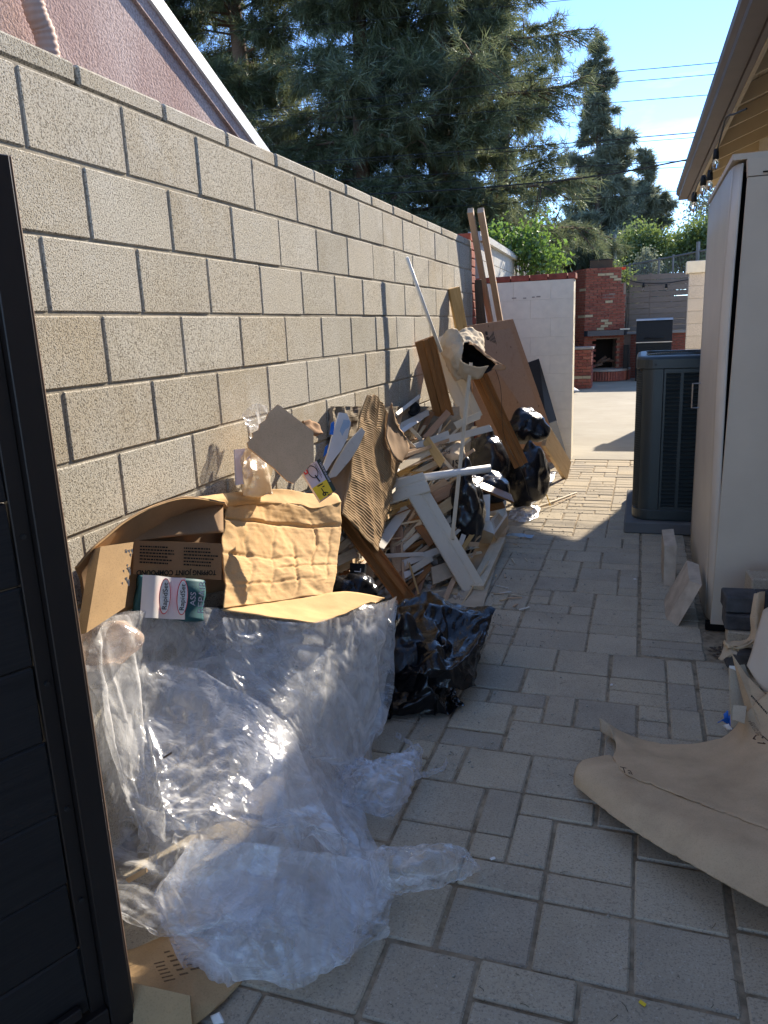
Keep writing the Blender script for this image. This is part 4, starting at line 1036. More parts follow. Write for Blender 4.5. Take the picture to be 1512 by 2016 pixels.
# loose sheets settle as real cloth over a rough underlay; only the settled mesh is kept
def grid_pts(rows, nu, nv, lift=0.):
    Rr = [[at(p) for p in r] for r in rows]; out = []
    for j in range(nv+1):
        for i in range(nu+1):
            out.append(crom([crom(r, i/nu) for r in Rr], j/nv))
    W = nu+1
    if lift:
        o2 = []
        for j in range(nv+1):
            for i in range(nu+1):
                a = out[j*W+min(i+1, nu)]-out[j*W+max(i-1, 0)]; b = out[min(j+1, nv)*W+i]-out[max(j-1, 0)*W+i]
                n = a.cross(b).normalized()
                if n.dot(CAM-out[j*W+i]) < 0: n = -n
                o2.append(out[j*W+i]+n*lift)
        out = o2
    return out
def sim_sheets(jobs, bags, under, frames=40, lump=.05):
    sc = bpy.data.scenes.new('settle'); tmp = []
    def col(name, vs, fs):
        me = bpy.data.meshes.new(name); me.from_pydata(vs, [], fs); o = bpy.data.objects.new(name, me); sc.collection.objects.link(o)
        o.modifiers.new('c', 'COLLISION'); o.collision.thickness_outer = .008; o.collision.cloth_friction = 12; tmp.append(o)
    nu, nv = 36, 40; P = grid_pts(under, nu, nv, -.05)
    P = [p+V((0, 0, lump*(noise.noise(p*6)+.3))) for p in P]
    fs = []
    for j in range(nv):
        for i in range(nu): a = j*(nu+1)+i; fs.append([a, a+1, a+nu+2, a+nu+1])
    col('underlay', P, fs)
    col('floor', [(-3, -1, .004), (3, -1, .004), (3, 6, .004), (-3, 6, .004)], [[0, 1, 2, 3]])
    cl = []
    for (name, rows, nu, nv, mat, par, su, sv, seed) in jobs:
        P = grid_pts(rows, nu, nv, .03); W = nu+1
        P = [p+V((noise.noise(p*9+V((seed, 0, 0))), noise.noise(p*9+V((0, seed, 0))), noise.noise(p*9+V((0, 0, seed)))))*.014 for p in P]
        for p in P: p.z = max(p.z, .02)
        fs = []
        for j in range(nv):
            for i in range(nu): a = j*W+i; fs.append([a, a+1, a+W+1, a+W])
        me = bpy.data.meshes.new(name); me.from_pydata(P, [], fs); o = bpy.data.objects.new('s_'+name, me); sc.collection.objects.link(o)
        o.shape_key_add(name='Basis'); k = o.shape_key_add(name='rest')
        mid = P[(nv//2)*W:(nv//2)*W+W]; Lu = sum((mid[i+1]-mid[i]).length for i in range(nu))*su
        ml = [P[j*W+nu//2] for j in range(nv+1)]; Lv = sum((ml[j+1]-ml[j]).length for j in range(nv))*sv
        for j in range(nv+1):
            for i in range(W): k.data[j*W+i].co = (i/nu*Lu, j/nv*Lv, 0)
        k.value = 0
        vg = o.vertex_groups.new(name='pin'); vg.add([i for i in range(0, W, 2)], 1., 'ADD')
        rp = random.Random(seed); vg.add([rp.randrange(W, len(P)) for _ in range(int(len(P)*.0032))], 1., 'ADD')
        m_ = o.modifiers.new('cloth', 'CLOTH'); s = m_.settings
        s.quality = 5; s.mass = .05; s.tension_stiffness = 25; s.compression_stiffness = 25; s.shear_stiffness = 12; s.bending_stiffness = .02
        s.tension_damping = 4; s.compression_damping = 4; s.shear_damping = 4; s.bending_damping = .4; s.air_damping = 2
        s.vertex_group_mass = 'pin'; s.pin_stiffness = 1; s.rest_shape_key = k
        m_.collision_settings.distance_min = .006; m_.collision_settings.use_self_collision = False; m_.collision_settings.collision_quality = 2
        m_.point_cache.frame_start = 1; m_.point_cache.frame_end = frames+2
        cl.append((o, name, mat, par, nu, nv))
    for (name, c, rad, seed, mat, par, sub, grow, spikes, info) in bags:
        c = at(c); bm = bmesh.new(); bmesh.ops.create_icosphere(bm, subdivisions=sub, radius=1); r = V(rad)
        P = []; Q = []
        for v in bm.verts:
            n = v.co.normalized(); q = V((n.x*r.x, n.y*r.y, n.z*r.z))
            k = 1+.30*noise.noise(q*(.9/min(rad))+V((seed, 0, 0)))+.22*(crumple(q, 1.1/min(rad), 2, seed)-.4)
            for (d, l, wd) in spikes:
                a = n.dot(V(d).normalized())
                if a > 1-wd: k += l*((a-1+wd)/wd)**1.5
            p = c+q*k
            if p.z < .014: p.x = c.x+(p.x-c.x)*1.06; p.y = c.y+(p.y-c.y)*1.06; p.z = .014
            if p.x < -1.475 and p.y < 7: p.x = -1.475
            P.append(p); Q.append(c+(p-c)*grow*(1+.12*noise.noise(n*2.3+V((seed, 3, 0)))))
        fs = [[v.index for v in f.verts] for f in bm.faces]; bm.free()
        me = bpy.data.meshes.new(name); me.from_pydata(P, [], fs); o = bpy.data.objects.new('s_'+name, me); sc.collection.objects.link(o)
        o.shape_key_add(name='Basis'); k = o.shape_key_add(name='rest')
        for i, q in enumerate(Q): k.data[i].co = q
        k.value = 0
        vg = o.vertex_groups.new(name='pin'); rp = random.Random(seed); vg.add([rp.randrange(len(P)) for _ in range(int(48*(len(P)/2562)**.6))], 1., 'ADD')
        m_ = o.modifiers.new('cloth', 'CLOTH'); s = m_.settings
        s.quality = 5; s.mass = .05; s.tension_stiffness = 25; s.compression_stiffness = 25; s.shear_stiffness = 12; s.bending_stiffness = .02
        s.tension_damping = 4; s.compression_damping = 4; s.shear_damping = 4; s.bending_damping = .4; s.air_damping = 2
        s.vertex_group_mass = 'pin'; s.pin_stiffness = 1; s.rest_shape_key = k; s.effector_weights.gravity = .35
        m_.collision_settings.use_collision = False
        m_.point_cache.frame_start = 1; m_.point_cache.frame_end = frames+2
        cl.append((o, name, mat, par, info, None))
    sc.frame_start = 1; sc.frame_end = frames+2
    for f in range(1, frames+1): sc.frame_set(f)
    dg = sc.view_layers[0].depsgraph; dg.update(); res = []
    for o, name, mat, par, nu, nv in cl:
        ev = o.evaluated_get(dg); vs = [v.co.copy() for v in ev.data.vertices]
        fs = [list(p.vertices) for p in o.data.polygons]
        cen = sum(vs, V((0, 0, 0)))/len(vs); cen.z = max(v.z for v in vs)+.04
        nn = [v.normal.copy() for v in ev.data.vertices]; ba = isinstance(nu, tuple); sd_ = len(res)*3.7
        for i, v in enumerate(vs):                  # the small sharp creases the coarse cloth cannot hold
            wv = v+V((noise.noise(v*7), noise.noise(v*7+V((9, 0, 0))), noise.noise(v*7+V((0, 9, 0)))))*.03
            if ba: vs[i] = v+nn[i]*(.017*(crumple(wv, 12, 3, sd_)-.42)+.017*fold(wv-cen, (v-cen)+V((.001, 0, 0)), 34, sd_))
            elif name.startswith('bag_') or name == 'crushed_skin': vs[i] = v+nn[i]*(.015*(crumple(wv, 7, 2, sd_)-.42)+.008*fold(wv, (.4, .3, .8), 24, sd_))
            else: vs[i] = v+nn[i]*(.55 if name == 'front_lobe' else 1)*(.005*(crumple(wv, 10, 3, sd_)-.42)+.013*fold(wv, (.55+.6*noise.noise(v*1.5+V((sd_, 0, 0))), -.35, -.6), 22, sd_)*max(.15, noise.noise(v*3)+.5))
        lo = V((min(v.x for v in vs), min(v.y for v in vs), min(v.z for v in vs)))
        for v in vs:
            v.z = max(v.z, .004+.003*noise.noise(v*30))
            if v.x < -1.49 and v.y < 7: v.x = -1.49
        me = bpy.data.meshes.new(name); me.from_pydata([v-lo for v in vs], [], fs); me.polygons.foreach_set('use_smooth', [True]*len(fs)); me.update()
        ob = mesh_at(name, me, Matrix.Translation(lo), mat, par); res.append(ob)
        
        if not isinstance(nu, tuple) or len(vs) < 3000: sm = ob.modifiers.new('smooth', 'SUBSURF'); sm.levels = 1; sm.render_levels = 1
        if isinstance(nu, tuple): tag(ob, *nu)
    for o, *_ in cl: bpy.data.objects.remove(o)
    for o in tmp: bpy.data.objects.remove(o)
    bpy.data.scenes.remove(sc)
    return res
# ================================================================== the debris
def bag(name, c, rad, seed, mat, label, cat='bag', amp=.22, scale=7., sub=5, spikes=(), group=None, fd=(0, 0, 1), parent=None):
    c = at(c); bm = bmesh.new(); bmesh.ops.create_icosphere(bm, subdivisions=sub, radius=1)
    r = V(rad); mr = min(rad)
    for v in bm.verts:
        n = v.co.normalized(); q = V((n.x*r.x, n.y*r.y, n.z*r.z))
        k = 1+.28*noise.noise(q*3.2/ (mr*4)+V((seed, 0, 0)))
        k += amp*(crumple(q, scale, 3, seed)-.35)
        k += amp*.35*fold(q*1., fd, 9, seed)
        for (d, l, wd) in spikes:
            a = n.dot(V(d).normalized())
            if a > 1-wd: k += l*((a-1+wd)/wd)**1.5
        p = c+q*k
        if p.z < .008: p.z = .008+.004*abs(noise.noise(q*20)); p.x = c.x+(p.x-c.x)*1.06; p.y = c.y+(p.y-c.y)*1.06
        if p.x < -1.48 and p.y < 7: p.x = -1.48
        v.co = p
    xs = [v.co.x for v in bm.verts]; ys = [v.co.y for v in bm.verts]; zs = [v.co.z for v in bm.verts]
    o = V(((min(xs)+max(xs))/2, (min(ys)+max(ys))/2, min(zs)))
    for v in bm.verts: v.co -= o
    for f in bm.faces: f.smooth = True
    me = bpy.data.meshes.new(name); bm.to_mesh(me); bm.free()
    ob = mesh_at(name, me, Matrix.Translation(o), mat, parent)
    return tag(ob, label, cat, group) if label else ob
def cd_disp(amp, s, seed, rid=None):
    def f(u, v, p):
        h = amp*(crumple(p, s, 2, seed)-.45)
        if rid: h += rid(u, v, p)
        return h
    return f
def bars(name, q, rows, mat, parent, seed=1, h=.55, off=.0012):
    """lines of small illegible print inside the quad q"""
    r_ = random.Random(seed); g = G()
    n = (q[1]-q[0]).cross(q[3]-q[0]).normalized()
    if n.dot(CAM-q[0]) < 0: n = -n
    for j in range(rows):
        u = 0; end = r_.uniform(.7, 1.)
        while u < end:
            wd = r_.uniform(.025, .09); v0, v1 = (j+.5-h/2)/rows, (j+.5+h/2)/rows
            P = [quad_pt(q, u, v0), quad_pt(q, min(u+wd, 1), v0), quad_pt(q, min(u+wd, 1), v1), quad_pt(q, u, v1)]
            g.prism([p+n*off for p in P], n*.0002); u += wd+.018
    return g.build(name, mat, parent)

# ---------------------------------------------------------------- rubble bed
def pileY(px, py):
    y = 4.12+(1170-py)*.0030+(px-850)*.0022
    return y
def wallY(px, py):
    p = U(px, py, -1.46, 'X'); return p.y if p.y > 0 else 99
def pil(px, py, dz=0.):
    return (px, py, min(pileY(px, py), wallY(px, py)-.03)-dz)
rows = []
for py in (1185, 1120, 1050, 980, 920, 870, 830, 800):
    r = []
    for px in (655, 700, 750, 800, 850, 900, 950, 985):
        lim = 925-(1185-py)*.06
        x = min(px, lim)
        p = at(pil(x, py, -.12)); r.append(p)
    rows.append(r)
bed = patch('rubble_bed', rows, 60, 60, M['dust'], disp=lambda u, v, p: .035*(crumple(p, 9, 3, 4)-.4), thick=.02, smooth=False)
tag(bed, 'bed of grey plaster dust and rubble under the wood offcuts', 'rubble', kind='stuff')
g = G(); r3 = random.Random(21)
for i in range(900):
    px, py = r3.uniform(660, 960), r3.uniform(870, 1185); 
    if px > 935-(1185-py)*.07: continue
    p = at(pil(px, py, r3.uniform(-.07, .0))); s = r3.choice([.008, .012, .018, .026, .04])
    g.box(p, (s*r3.uniform(.8, 2), s*r3.uniform(.6, 1.3), s*r3.uniform(.5, 1)), Matrix.Rotation(r3.uniform(0, 3), 3, V((r3.random(), r3.random(), r3.random()))), s*.2)
for i in range(60):
    p = U(r3.gauss(905, 28), r3.gauss(1160, 9), .012, 'Z'); s = r3.choice([.006, .01, .016]); g.box(p, (s*1.4, s, s), Matrix.Rotation(r3.uniform(0, 3), 3, 'Z'), s*.2)
tag(g.build('plaster_crumbs', M['plaster']), 'loose pale plaster crumbs scattered through the offcut heap', 'rubble', kind='stuff')
# flat kraft sheet the heap spilled on
o = patch('floor_paper', [[(868, 1215, .012, 'Z'), (905, 1207, .02, 'Z'), (948, 1205, .015, 'Z')], [(880, 1160, .012, 'Z'), (930, 1162, .02, 'Z'), (965, 1150, .02, 'Z')], [(900, 1100, .012, 'Z'), (950, 1105, .025, 'Z'), (985, 1085, .02, 'Z')], [(930, 1050, .012, 'Z'), (970, 1050, .02, 'Z'), (1003, 1035, .02, 'Z')]], 24, 36, M['tan'], thick=.003, disp=cd_disp(.012, 7, 5), edge=lambda u, v: (.02*noise.noise(V((u*9, v*14, 2))), .015*noise.noise(V((u*11, v*9, 5)))))
tag(o, 'tan floor paper lying flat on the paving under the white casing', 'paper')

# ---------------------------------------------------------------- wood offcuts
gsc = 'wood and trim offcuts heaped by the wall'
W_ = M
scr = [  # (x0,y0,x1,y1,width,thick,material,lift,label)
 (780, 816, 826, 780, .028, .018, 'white', .02, 'thin white stick highest in the offcut heap against the wall'),
 (776, 846, 843, 812, .05, .02, 'white', .0, 'white trim strip just below the thin white stick'),
 (789, 850, 829, 823, .035, .035, 'pvc', .06, 'short white tube lying on the trim strip under the brown board'),
 (790, 857, 823, 889, .03, .015, 'white', .08, 'left upright of the small white frame strips in the heap'),
 (806, 840, 834, 872, .03, .015, 'white', .07, 'right upright of the small white frame strips in the heap'),
 (825, 858, 850, 812, .05, .02, 'stain', .0, 'brown offcut standing between the white frame and the brown board'),
 (838, 862, 882, 812, .055, .02, 'ply', .09, 'tan offcut crossing the foot of the tall brown board'),
 (798, 892, 884, 858, .09, .02, 'white', .02, 'broad white trim piece sloping up below the brown board'),
 (850, 873, 967, 842, .06, .03, 'white', .05, 'long white trim laid above the cement sack and black bag'),
 (896, 838, 946, 817, .06, .025, 'casing', .06, 'cream trim end under the leaning cream board'),
 (778, 924, 872, 875, .055, .025, 'pinepale', .04, 'long pale batten sloping up towards the cement sack'),
 (782, 935, 850, 893, .05, .02, 'fir', .02, 'yellow batten under the long pale batten'),
 (790, 946, 862, 909, .045, .02, 'pinepale', .03, 'pale splintered slat above the white pipe'),
 (838, 866, 871, 912, .075, .03, 'fir', .14, 'short yellow block tilted in front of the cement sack'),
 (858, 888, 900, 935, .03, .02, 'pinepale', .10, 'thin pale stick running from the yellow block to the white pipe'),
 (853, 982, 890, 962, .085, .02, 'ply', .07, 'small tan board end just right of the cream casing corner'),
 (864, 1006, 914, 972, .085, .022, 'pine', .09, 'second tan board end below the first beside the black sack'),
 (846, 966, 878, 948, .06, .02, 'stud', .04, 'brown block between the white pipe and the tan board ends'),
 (744, 1080, 801, 998, .075, .02, 'white', .05, 'broad grey white slat rising left of the cream casing'),
 (755, 1024, 794, 995, .03, .02, 'fir', .03, 'yellow batten behind the broad grey white slat'),
 (752, 1086, 786, 1026, .05, .02, 'stain', .0, 'brown slat beside the broad grey white slat'),
 (783, 1028, 794, 1138, .065, .018, 'ply', .03, 'tan plank standing upright in the heap under the casing'),
 (770, 1030, 778, 1130, .04, .018, 'stud', .0, 'narrow brown plank left of the upright tan plank'),
 (792, 1068, 828, 1028, .035, .018, 'pinepale', .05, 'upper of two pale slats behind the cream casing'),
 (792, 1082, 826, 1050, .04, .018, 'casing', .05, 'lower of two pale slats behind the cream casing'),
 (760, 1094, 832, 1091, .03, .014, 'white', .09, 'level white stick below the cream casing corner'),
 (794, 1110, 864, 1083, .05, .02, 'white', .06, 'white trim strip under the level white stick'),
 (808, 1124, 850, 1098, .05, .016, 'casing', .05, 'cream strip end under the white trim strip'),
 (824, 1036, 852, 1072, .06, .03, 'stain', .08, 'dark orange stained block tucked behind the cream casing'),
 (660, 1107, 700, 1088, .06, .015, 'pinepale', .10, 'pale batten left of the dark stained jamb'),
 (655, 1122, 702, 1106, .05, .015, 'pine', .08, 'yellow batten under the pale batten by the kraft box'),
 (656, 1090, 690, 1062, .04, .015, 'pinepale', .06, 'thin batten poking out behind the kraft box flap'),
 (700, 950, 770, 900, .05, .02, 'white', .0, 'white slat mostly hidden behind the ribbed cardboard'),
 (835, 1010, 842, 985, .03, .015, 'pinepale', .04, 'short upright splinter inside the casing corner'),
 (760, 985, 806, 962, .05, .02, 'stud', .02, 'brown slat end under the cream casing head'),
 (872, 1060, 905, 1020, .06, .02, 'stud', -.02, 'brown offcut in the shade right of the cream casing'),
 (818, 902, 862, 884, .04, .02, 'stud', .07, 'brown slat resting across the long pale batten'),
 (812, 876, 836, 838, .025, .02, 'pine', .05, 'thin pale stick leaning into the white frame strips'),
 (1052, 1000, 1136, 969, .022, .008, 'pinepale', .0, 'long thin splinter on the sunlit paving beyond the bags'),
]
for (x0_, y0_, x1_, y1_, wd, th, mt, lift, lb) in scr:
    if x0_ > 1000: a_, b_ = U(x0_, y0_, .01, 'Z'), U(x1_, y1_, .012, 'Z'); fc = (0, 0, 1)
    else: a_, b_ = at(pil(x0_, y0_, lift)), at(pil(x1_, y1_, lift)); fc = None
    board('wood_offcut', a_, b_, wd*.82, th*.8, M[mt], None, fc, .0015, None, lb, 'offcut', gsc, .03)
# many more slivers in the depth of the heap
r4 = random.Random(99)
for i in range(230):
    px, py = r4.uniform(690, 935), r4.uniform(845, 1165)
    if px < 775 and py < 1050: px += 75
    if px > 940-(1185-py)*.07: continue
    an = r4.gauss(.72, .38); ln = r4.choice([14, 22, 30, 42, 55]); lf = r4.uniform(-.05, .05)
    x0_, y0_, x1_, y1_ = px-ln*cos(an), py+ln*sin(an), px+ln*cos(an), py-ln*sin(an)
    if x1_ > 965: continue
    mk_ = r4.choice(['pine', 'pinepale', 'pinepale', 'stud', 'stud', 'white', 'casing', 'fir', 'stain']); wd_ = r4.choice([.008, .012, .016, .022, .03])
    lb_s = 'sliver'
    zone = ('highest part' if py < 900 else 'upper part' if py < 960 else 'middle' if py < 1030 else 'lower part' if py < 1100 else 'foot')+' of the offcut heap '+('by the ribbed cardboard' if px < 770 else 'left of the cream casing' if px < 820 else 'behind the cream casing' if px < 870 else 'right of the cream casing')
    lb_s = ('short' if ln < 20 else 'medium' if ln < 40 else 'long')+(' narrow ' if wd_ < .013 else ' wide ')+{'pine': 'orange pine', 'pinepale': 'pale wood', 'white': 'white painted', 'casing': 'cream painted', 'stud': 'tan timber', 'fir': 'yellow wood', 'stain': 'dark stained'}[mk_]+' sliver, '+zone
    board('wood_sliver', at(pil(x0_, y0_, lf+r4.uniform(-.03, .03))), at(pil(x1_, y1_, lf+r4.uniform(-.03, .03))), wd_, r4.uniform(.005, .012), M[mk_], None, None, .001, None,
          lb_s, 'offcut', 'small slivers in the offcut heap', .02)
for i in range(60):
    px, py = r4.gauss(965, 40), r4.uniform(990, 1200); an = r4.uniform(0, 3.1); ln = r4.uniform(3, 14); mk_ = r4.choice(['pine', 'pinepale', 'white', 'stud'])
    board('wood_sliver', U(px-ln*cos(an), py+ln*sin(an)*.5, .006, 'Z'), U(px+ln*cos(an), py-ln*sin(an)*.5, .008, 'Z'), r4.uniform(.004, .012), .004, M[mk_], None, (0, 0, 1), .0005, None,
          ('tiny' if ln < 6 else 'short' if ln < 10 else 'longer')+' '+{'pine': 'orange', 'pinepale': 'pale', 'white': 'white', 'stud': 'tan'}[mk_]+' splinter on the paving '+('near the white carton' if py < 1060 else 'beside the short pale plank' if py < 1130 else 'near the limp black bag')+(', close to the heap' if px < 960 else ', out on the path'), 'offcut', 'splinters spilt on the paving', .01)
# plasterboard scraps at the foot of the heap
pb = [([(849, 1117), (886, 1104), (891, 1135), (853, 1151)], .07, 'tan', 'tan faced plasterboard scrap propped at the foot of the casing'),
      ([(822, 1150), (852, 1137), (853, 1152), (838, 1156)], .04, 'kraftgrey', 'brown triangular board scrap left of the propped plasterboard'),
      ([(806, 1152), (868, 1153), (857, 1168), (815, 1166)], .03, 'tan', 'flat plasterboard strip on the ground behind the black bag'),
      ([(862, 1156), (902, 1150), (901, 1168), (858, 1167)], .025, 'kraftgrey', 'flat grey board scrap next to the casing foot'),
      ([(795, 1126), (808, 1122), (810, 1132), (797, 1139)], .06, 'white', 'white plasterboard chip below the upright tan plank'),
      ([(806, 1165), (846, 1170), (844, 1180), (812, 1176)], .02, 'tan', 'lowest plasterboard strip by the dark jamb')]
for q, z, mt, lb in pb:
    k_ = 0 if z < .06 else .05
    tag(panel('plasterboard_scrap', [(x, y, pileY(x, y)-.02-k_) if z > .05 else (x, y, z, 'Z') for x, y in q], .014, M[mt]), lb, 'scrap', 'plasterboard scraps')

for q, mt, lb in (([(846, 1000), (872, 990), (880, 1012), (860, 1026)], 'kraftgrey', 'torn brown cardboard scrap above the tan board ends'), ([(770, 1100), (800, 1092), (806, 1118), (780, 1128)], 'gypsum', 'torn tan board scrap under the level white stick'), ([(815, 900), (840, 888), (850, 902), (826, 914)], 'kraft', 'folded cardboard scrap under the yellow block'), ([(706, 1120), (730, 1112), (738, 1136), (712, 1140)], 'kraftgrey', 'brown card scrap beside the black sack with white letters'), ([(790, 1000), (815, 990), (822, 1012), (800, 1020)], 'carton', 'dark brown card scrap behind the broad grey white slat')):
    cxm, cym = sum(a for a, b in q)/4, sum(b for a, b in q)/4
    tag(panel('card_scrap', flat(q, pil(cxm, cym)[2]-.05, (.4+rnd.uniform(-.3, .3), -.6, .6)), .005, M[mt]), lb, 'scrap', 'card scraps in the heap')
# ---------------------------------------------------------------- larger timbers and trim
prof_casing = [(-.07, -.008), (.07, -.008), (.07, .012), (.055, .014), (.02, .014), (.015, .010), (.005, .010), (0, .014), (-.04, .012), (-.062, .008), (-.07, .003)]
cs = thing('door_casing', 'long cream painted door casing leaning diagonally with its head piece still attached', 'casing', tuple(at((930, 1158, 4.22))))
board('side_casing', (815, 958, 4.42), (932, 1158, 4.22), .14, .02, M['casing'], cs, V((.55, -.75, .55)), prof=prof_casing)
board('head_casing', (762, 974, 4.36), (840, 949, 4.46), .12, .02, M['casing'], cs, V((.35, -.7, .75)), prof=prof_casing)
prof_pipe = [(.028*cos(2*pi*i/12), .028*sin(2*pi*i/12)) for i in range(12)]
tag(G().tube([at((774, 950, 4.42)), at((870, 935, 4.6)), at((965, 922, 4.75))], .026, 12).build('white_pipe', M['pvc'], None, True), 'white plastic pipe lying across the heap above the cream casing', 'pipe')
prof_jamb = [(-.058, -.012), (.058, -.012), (.058, .012), (.05, .012), (.046, .006), (.02, .006), (.016, .018), (-.012, .018), (-.016, .004), (-.058, .004)]
board('door_jamb', (672, 1005, 3.52), (814, 1200, 3.78), .116, .025, M['stain'], None, V((.75, -.45, .5)), prof=prof_jamb, label='dark stained wooden door jamb under the ribbed cardboard', cat='door jamb')
board('door_jamb', (836, 668, 5.12), (882, 850, 5.42), .14, .025, M['stain'], None, V((.4, -.9, .15)), prof=[(y*1.2, z) for y, z in prof_jamb], label='brown wooden door jamb leaning against the wall left of the paper sack', cat='door jamb')
board('door_jamb', (936, 722, 5.62), (1026, 916, 5.95), .115, .025, M['stain'], None, V((.2, -.9, .35)), prof=prof_jamb, label='orange brown door jamb slanting from the paper sack to the black bag', cat='door jamb')
board('cream_board', (856, 668, 5.55), (932, 826, 5.6), .15, .02, M['casing'], None, V((.3, -.9, .3)), prof=[(y*1.08, z) for y, z in prof_casing], label='cream moulded board leaning behind the brown jamb', cat='board')
board('thin_stick', (927, 715, 5.25), (890, 1062, 4.32), .024, .012, M['pinepale'], None, None, .001, label='long thin wooden stick standing in front of the cement sack', cat='stick')
tag(G().tube([at((801, 507, 4.80)), at((833, 597, 5.0)), at((868, 692, 5.2))], [.011, .0125, .0125], 8).build('white_pole', M['pvc'], None, True), 'slender white pole leaning high against the tan block wall', 'pole')
board('yellow_timber', (893, 567, 6.22), (922, 722, 6.3), .095, .04, M['fir'], None, V((.55, -.8, .1)), label='short yellow two by four leaning on the wall above the paper sack', cat='timber')
board('wall_stud', (926, 414, 6.98), (976, 690, 7.8), .05, .085, M['stud'], None, V((.1, -1, 0)), label='left of two tall timber studs leaning where the walls meet', cat='timber', group='tall studs in the wall corner')
board('wall_stud', (946, 414, 7.04), (995, 690, 7.95), .055, .085, M['stud'], None, V((.1, -1, 0)), label='right, paler face of two tall timber studs leaning where the walls meet', cat='timber', group='tall studs in the wall corner')
board('dark_stud', (941, 551, 7.03), (958, 700, 7.12), .06, .045, M['darkwood'], None, None, label='dark weathered timber standing beside the foot of the tall studs', cat='timber')
tag(panel('dark_board_end', [(934, 560, 7.0), (944, 556, 7.02), (950, 640, 7.05), (938, 640, 7.05)], .04, M['darkwood']), 'second dark board end hard against the wall beside the tall studs', 'timber')
pw = thing('plywood_sheet', 'reddish plywood sheet leaning against the end wall beside the studs', 'plywood', (-1.1, 7.1, 0))
pq = [(918, 642, 6.80), (1010, 628, 7.5), (1108, 912, 8.1), (945, 900, 6.95)]
panel('sheet', pq, .014, M['ply'], pw)
PQ = [at(p) for p in pq]
q = [quad_pt(PQ, *uv) for uv in ((.42, .07), (.62, .20), (.56, .26), (.36, .12))]
bars('stamp', [quad_pt(PQ, .39, .10), quad_pt(PQ, .41, .34), quad_pt(PQ, .53, .34), quad_pt(PQ, .51, .06)], 5, M['ink'], pw, 3, .4)
bars('stamp', [quad_pt(PQ, .34, .12), quad_pt(PQ, .40, .12), quad_pt(PQ, .40, .05), quad_pt(PQ, .34, .05)], 2, M['ink'], pw, 8, .7)
bars('stamp', [quad_pt(PQ, .30, .50), quad_pt(PQ, .46, .50), quad_pt(PQ, .46, .43), quad_pt(PQ, .30, .43)], 2, M['ink'], pw, 5, .8)
tag(panel('black_board', [(1041, 713, 8.35), (1061, 706, 8.5), (1117, 900, 8.3), (1084, 900, 7.9)], .018, M['blackboard']), 'black board leaning on the white wall beside the plywood', 'board')
board('short_plank', (1074, 858, 7.3), (1117, 928, 7.82), .22, .04, M['pine'], None, V((.25, -.8, .6)), label='short pale plank propped at the edge of the sunlit patio', cat='plank')
board('paving_plank', (938, 1158, .03, 'Z'), (984, 1062, .06, 'Z'), .085, .036, M['pinepale'], None, (0, 0, 1), label='short pale plank lying beside the foot of the cream casing', cat='plank')
board('brown_board', (902, 938, 4.95), (1008, 982, 5.15), .10, .018, M['stain'], None, V((0, -.4, 1)), label='brown board slanting down behind the white carton', cat='board')
tag(panel('kraft_scrap', [(944, 985, 5.2), (985, 975, 5.3), (995, 1000, 5.25), (950, 1010, 5.15)], .004, M['stain']), 'brown scrap behind the white carton under the slanting board', 'scrap')

# ---------------------------------------------------------------- paper sack, open end dark
sk = thing('paper_sack', 'open tan paper sack stuck on top of the leaning boards, dark inside', 'sack', tuple(at((915, 745, 5.4))))
sd_ = lambda s: (lambda u, v, p: .034*(crumple(p, 8, 3, s)-.4))
patch('sack_side', [[(868, 664, 5.50), (880, 652, 5.52), (900, 650, 5.50), (914, 672, 5.36)], [(870, 690, 5.44), (882, 685, 5.36), (898, 688, 5.30), (911, 696, 5.26)], [(880, 722, 5.38), (890, 722, 5.30), (900, 722, 5.24), (908, 718, 5.22)], [(894, 748, 5.36), (900, 749, 5.30), (908, 746, 5.24), (918, 738, 5.20)]], 26, 36, M['tan'], sk, disp=sd_(3), thick=.003)
patch('sack_top', [[(898, 651, 5.52), (925, 646, 5.62), (945, 656, 5.66), (953, 672, 5.62), (953, 690, 5.5)], [(905, 660, 5.44), (925, 660, 5.50), (938, 668, 5.50), (946, 680, 5.46), (951, 694, 5.40)], [(914, 673, 5.35), (924, 673, 5.38), (934, 680, 5.38), (942, 688, 5.36), (950, 697, 5.34)]], 30, 20, M['tan'], sk, disp=sd_(5), thick=.003)
patch('sack_lip', [[(907, 708, 5.19), (922, 717, 5.16), (942, 722, 5.14), (962, 720, 5.14)], [(902, 732, 5.24), (920, 740, 5.18), (938, 744, 5.18), (950, 741, 5.18)], [(896, 748, 5.33), (918, 750, 5.25), (936, 747, 5.23), (947, 743, 5.22)]], 24, 12, M['tan'], sk, disp=sd_(7), thick=.003)
patch('sack_tip', [[(924, 673, 5.37), (945, 688, 5.33), (965, 702, 5.30), (984, 714, 5.28), (996, 722, 5.26)], [(924, 677, 5.33), (945, 694, 5.30), (966, 709, 5.27), (984, 721, 5.26), (996, 726, 5.255)], [(952, 737, 5.17), (962, 730, 5.19), (972, 727, 5.21), (984, 728, 5.24), (995, 728, 5.25)]][:2], 24, 6, M['carton'], sk, disp=sd_(9), thick=.003)
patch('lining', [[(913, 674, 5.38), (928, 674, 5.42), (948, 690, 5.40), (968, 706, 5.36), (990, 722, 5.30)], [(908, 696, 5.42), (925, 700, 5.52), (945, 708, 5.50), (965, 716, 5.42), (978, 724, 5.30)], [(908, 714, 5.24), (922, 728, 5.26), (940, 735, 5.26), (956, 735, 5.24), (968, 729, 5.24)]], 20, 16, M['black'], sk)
patch('torn_edge', [[(976, 716, 5.24), (988, 720, 5.23), (997, 722, 5.22)], [(968, 727, 5.2), (984, 729, 5.21), (995, 728, 5.22)]], 8, 4, M['carton'], sk, thick=.003)

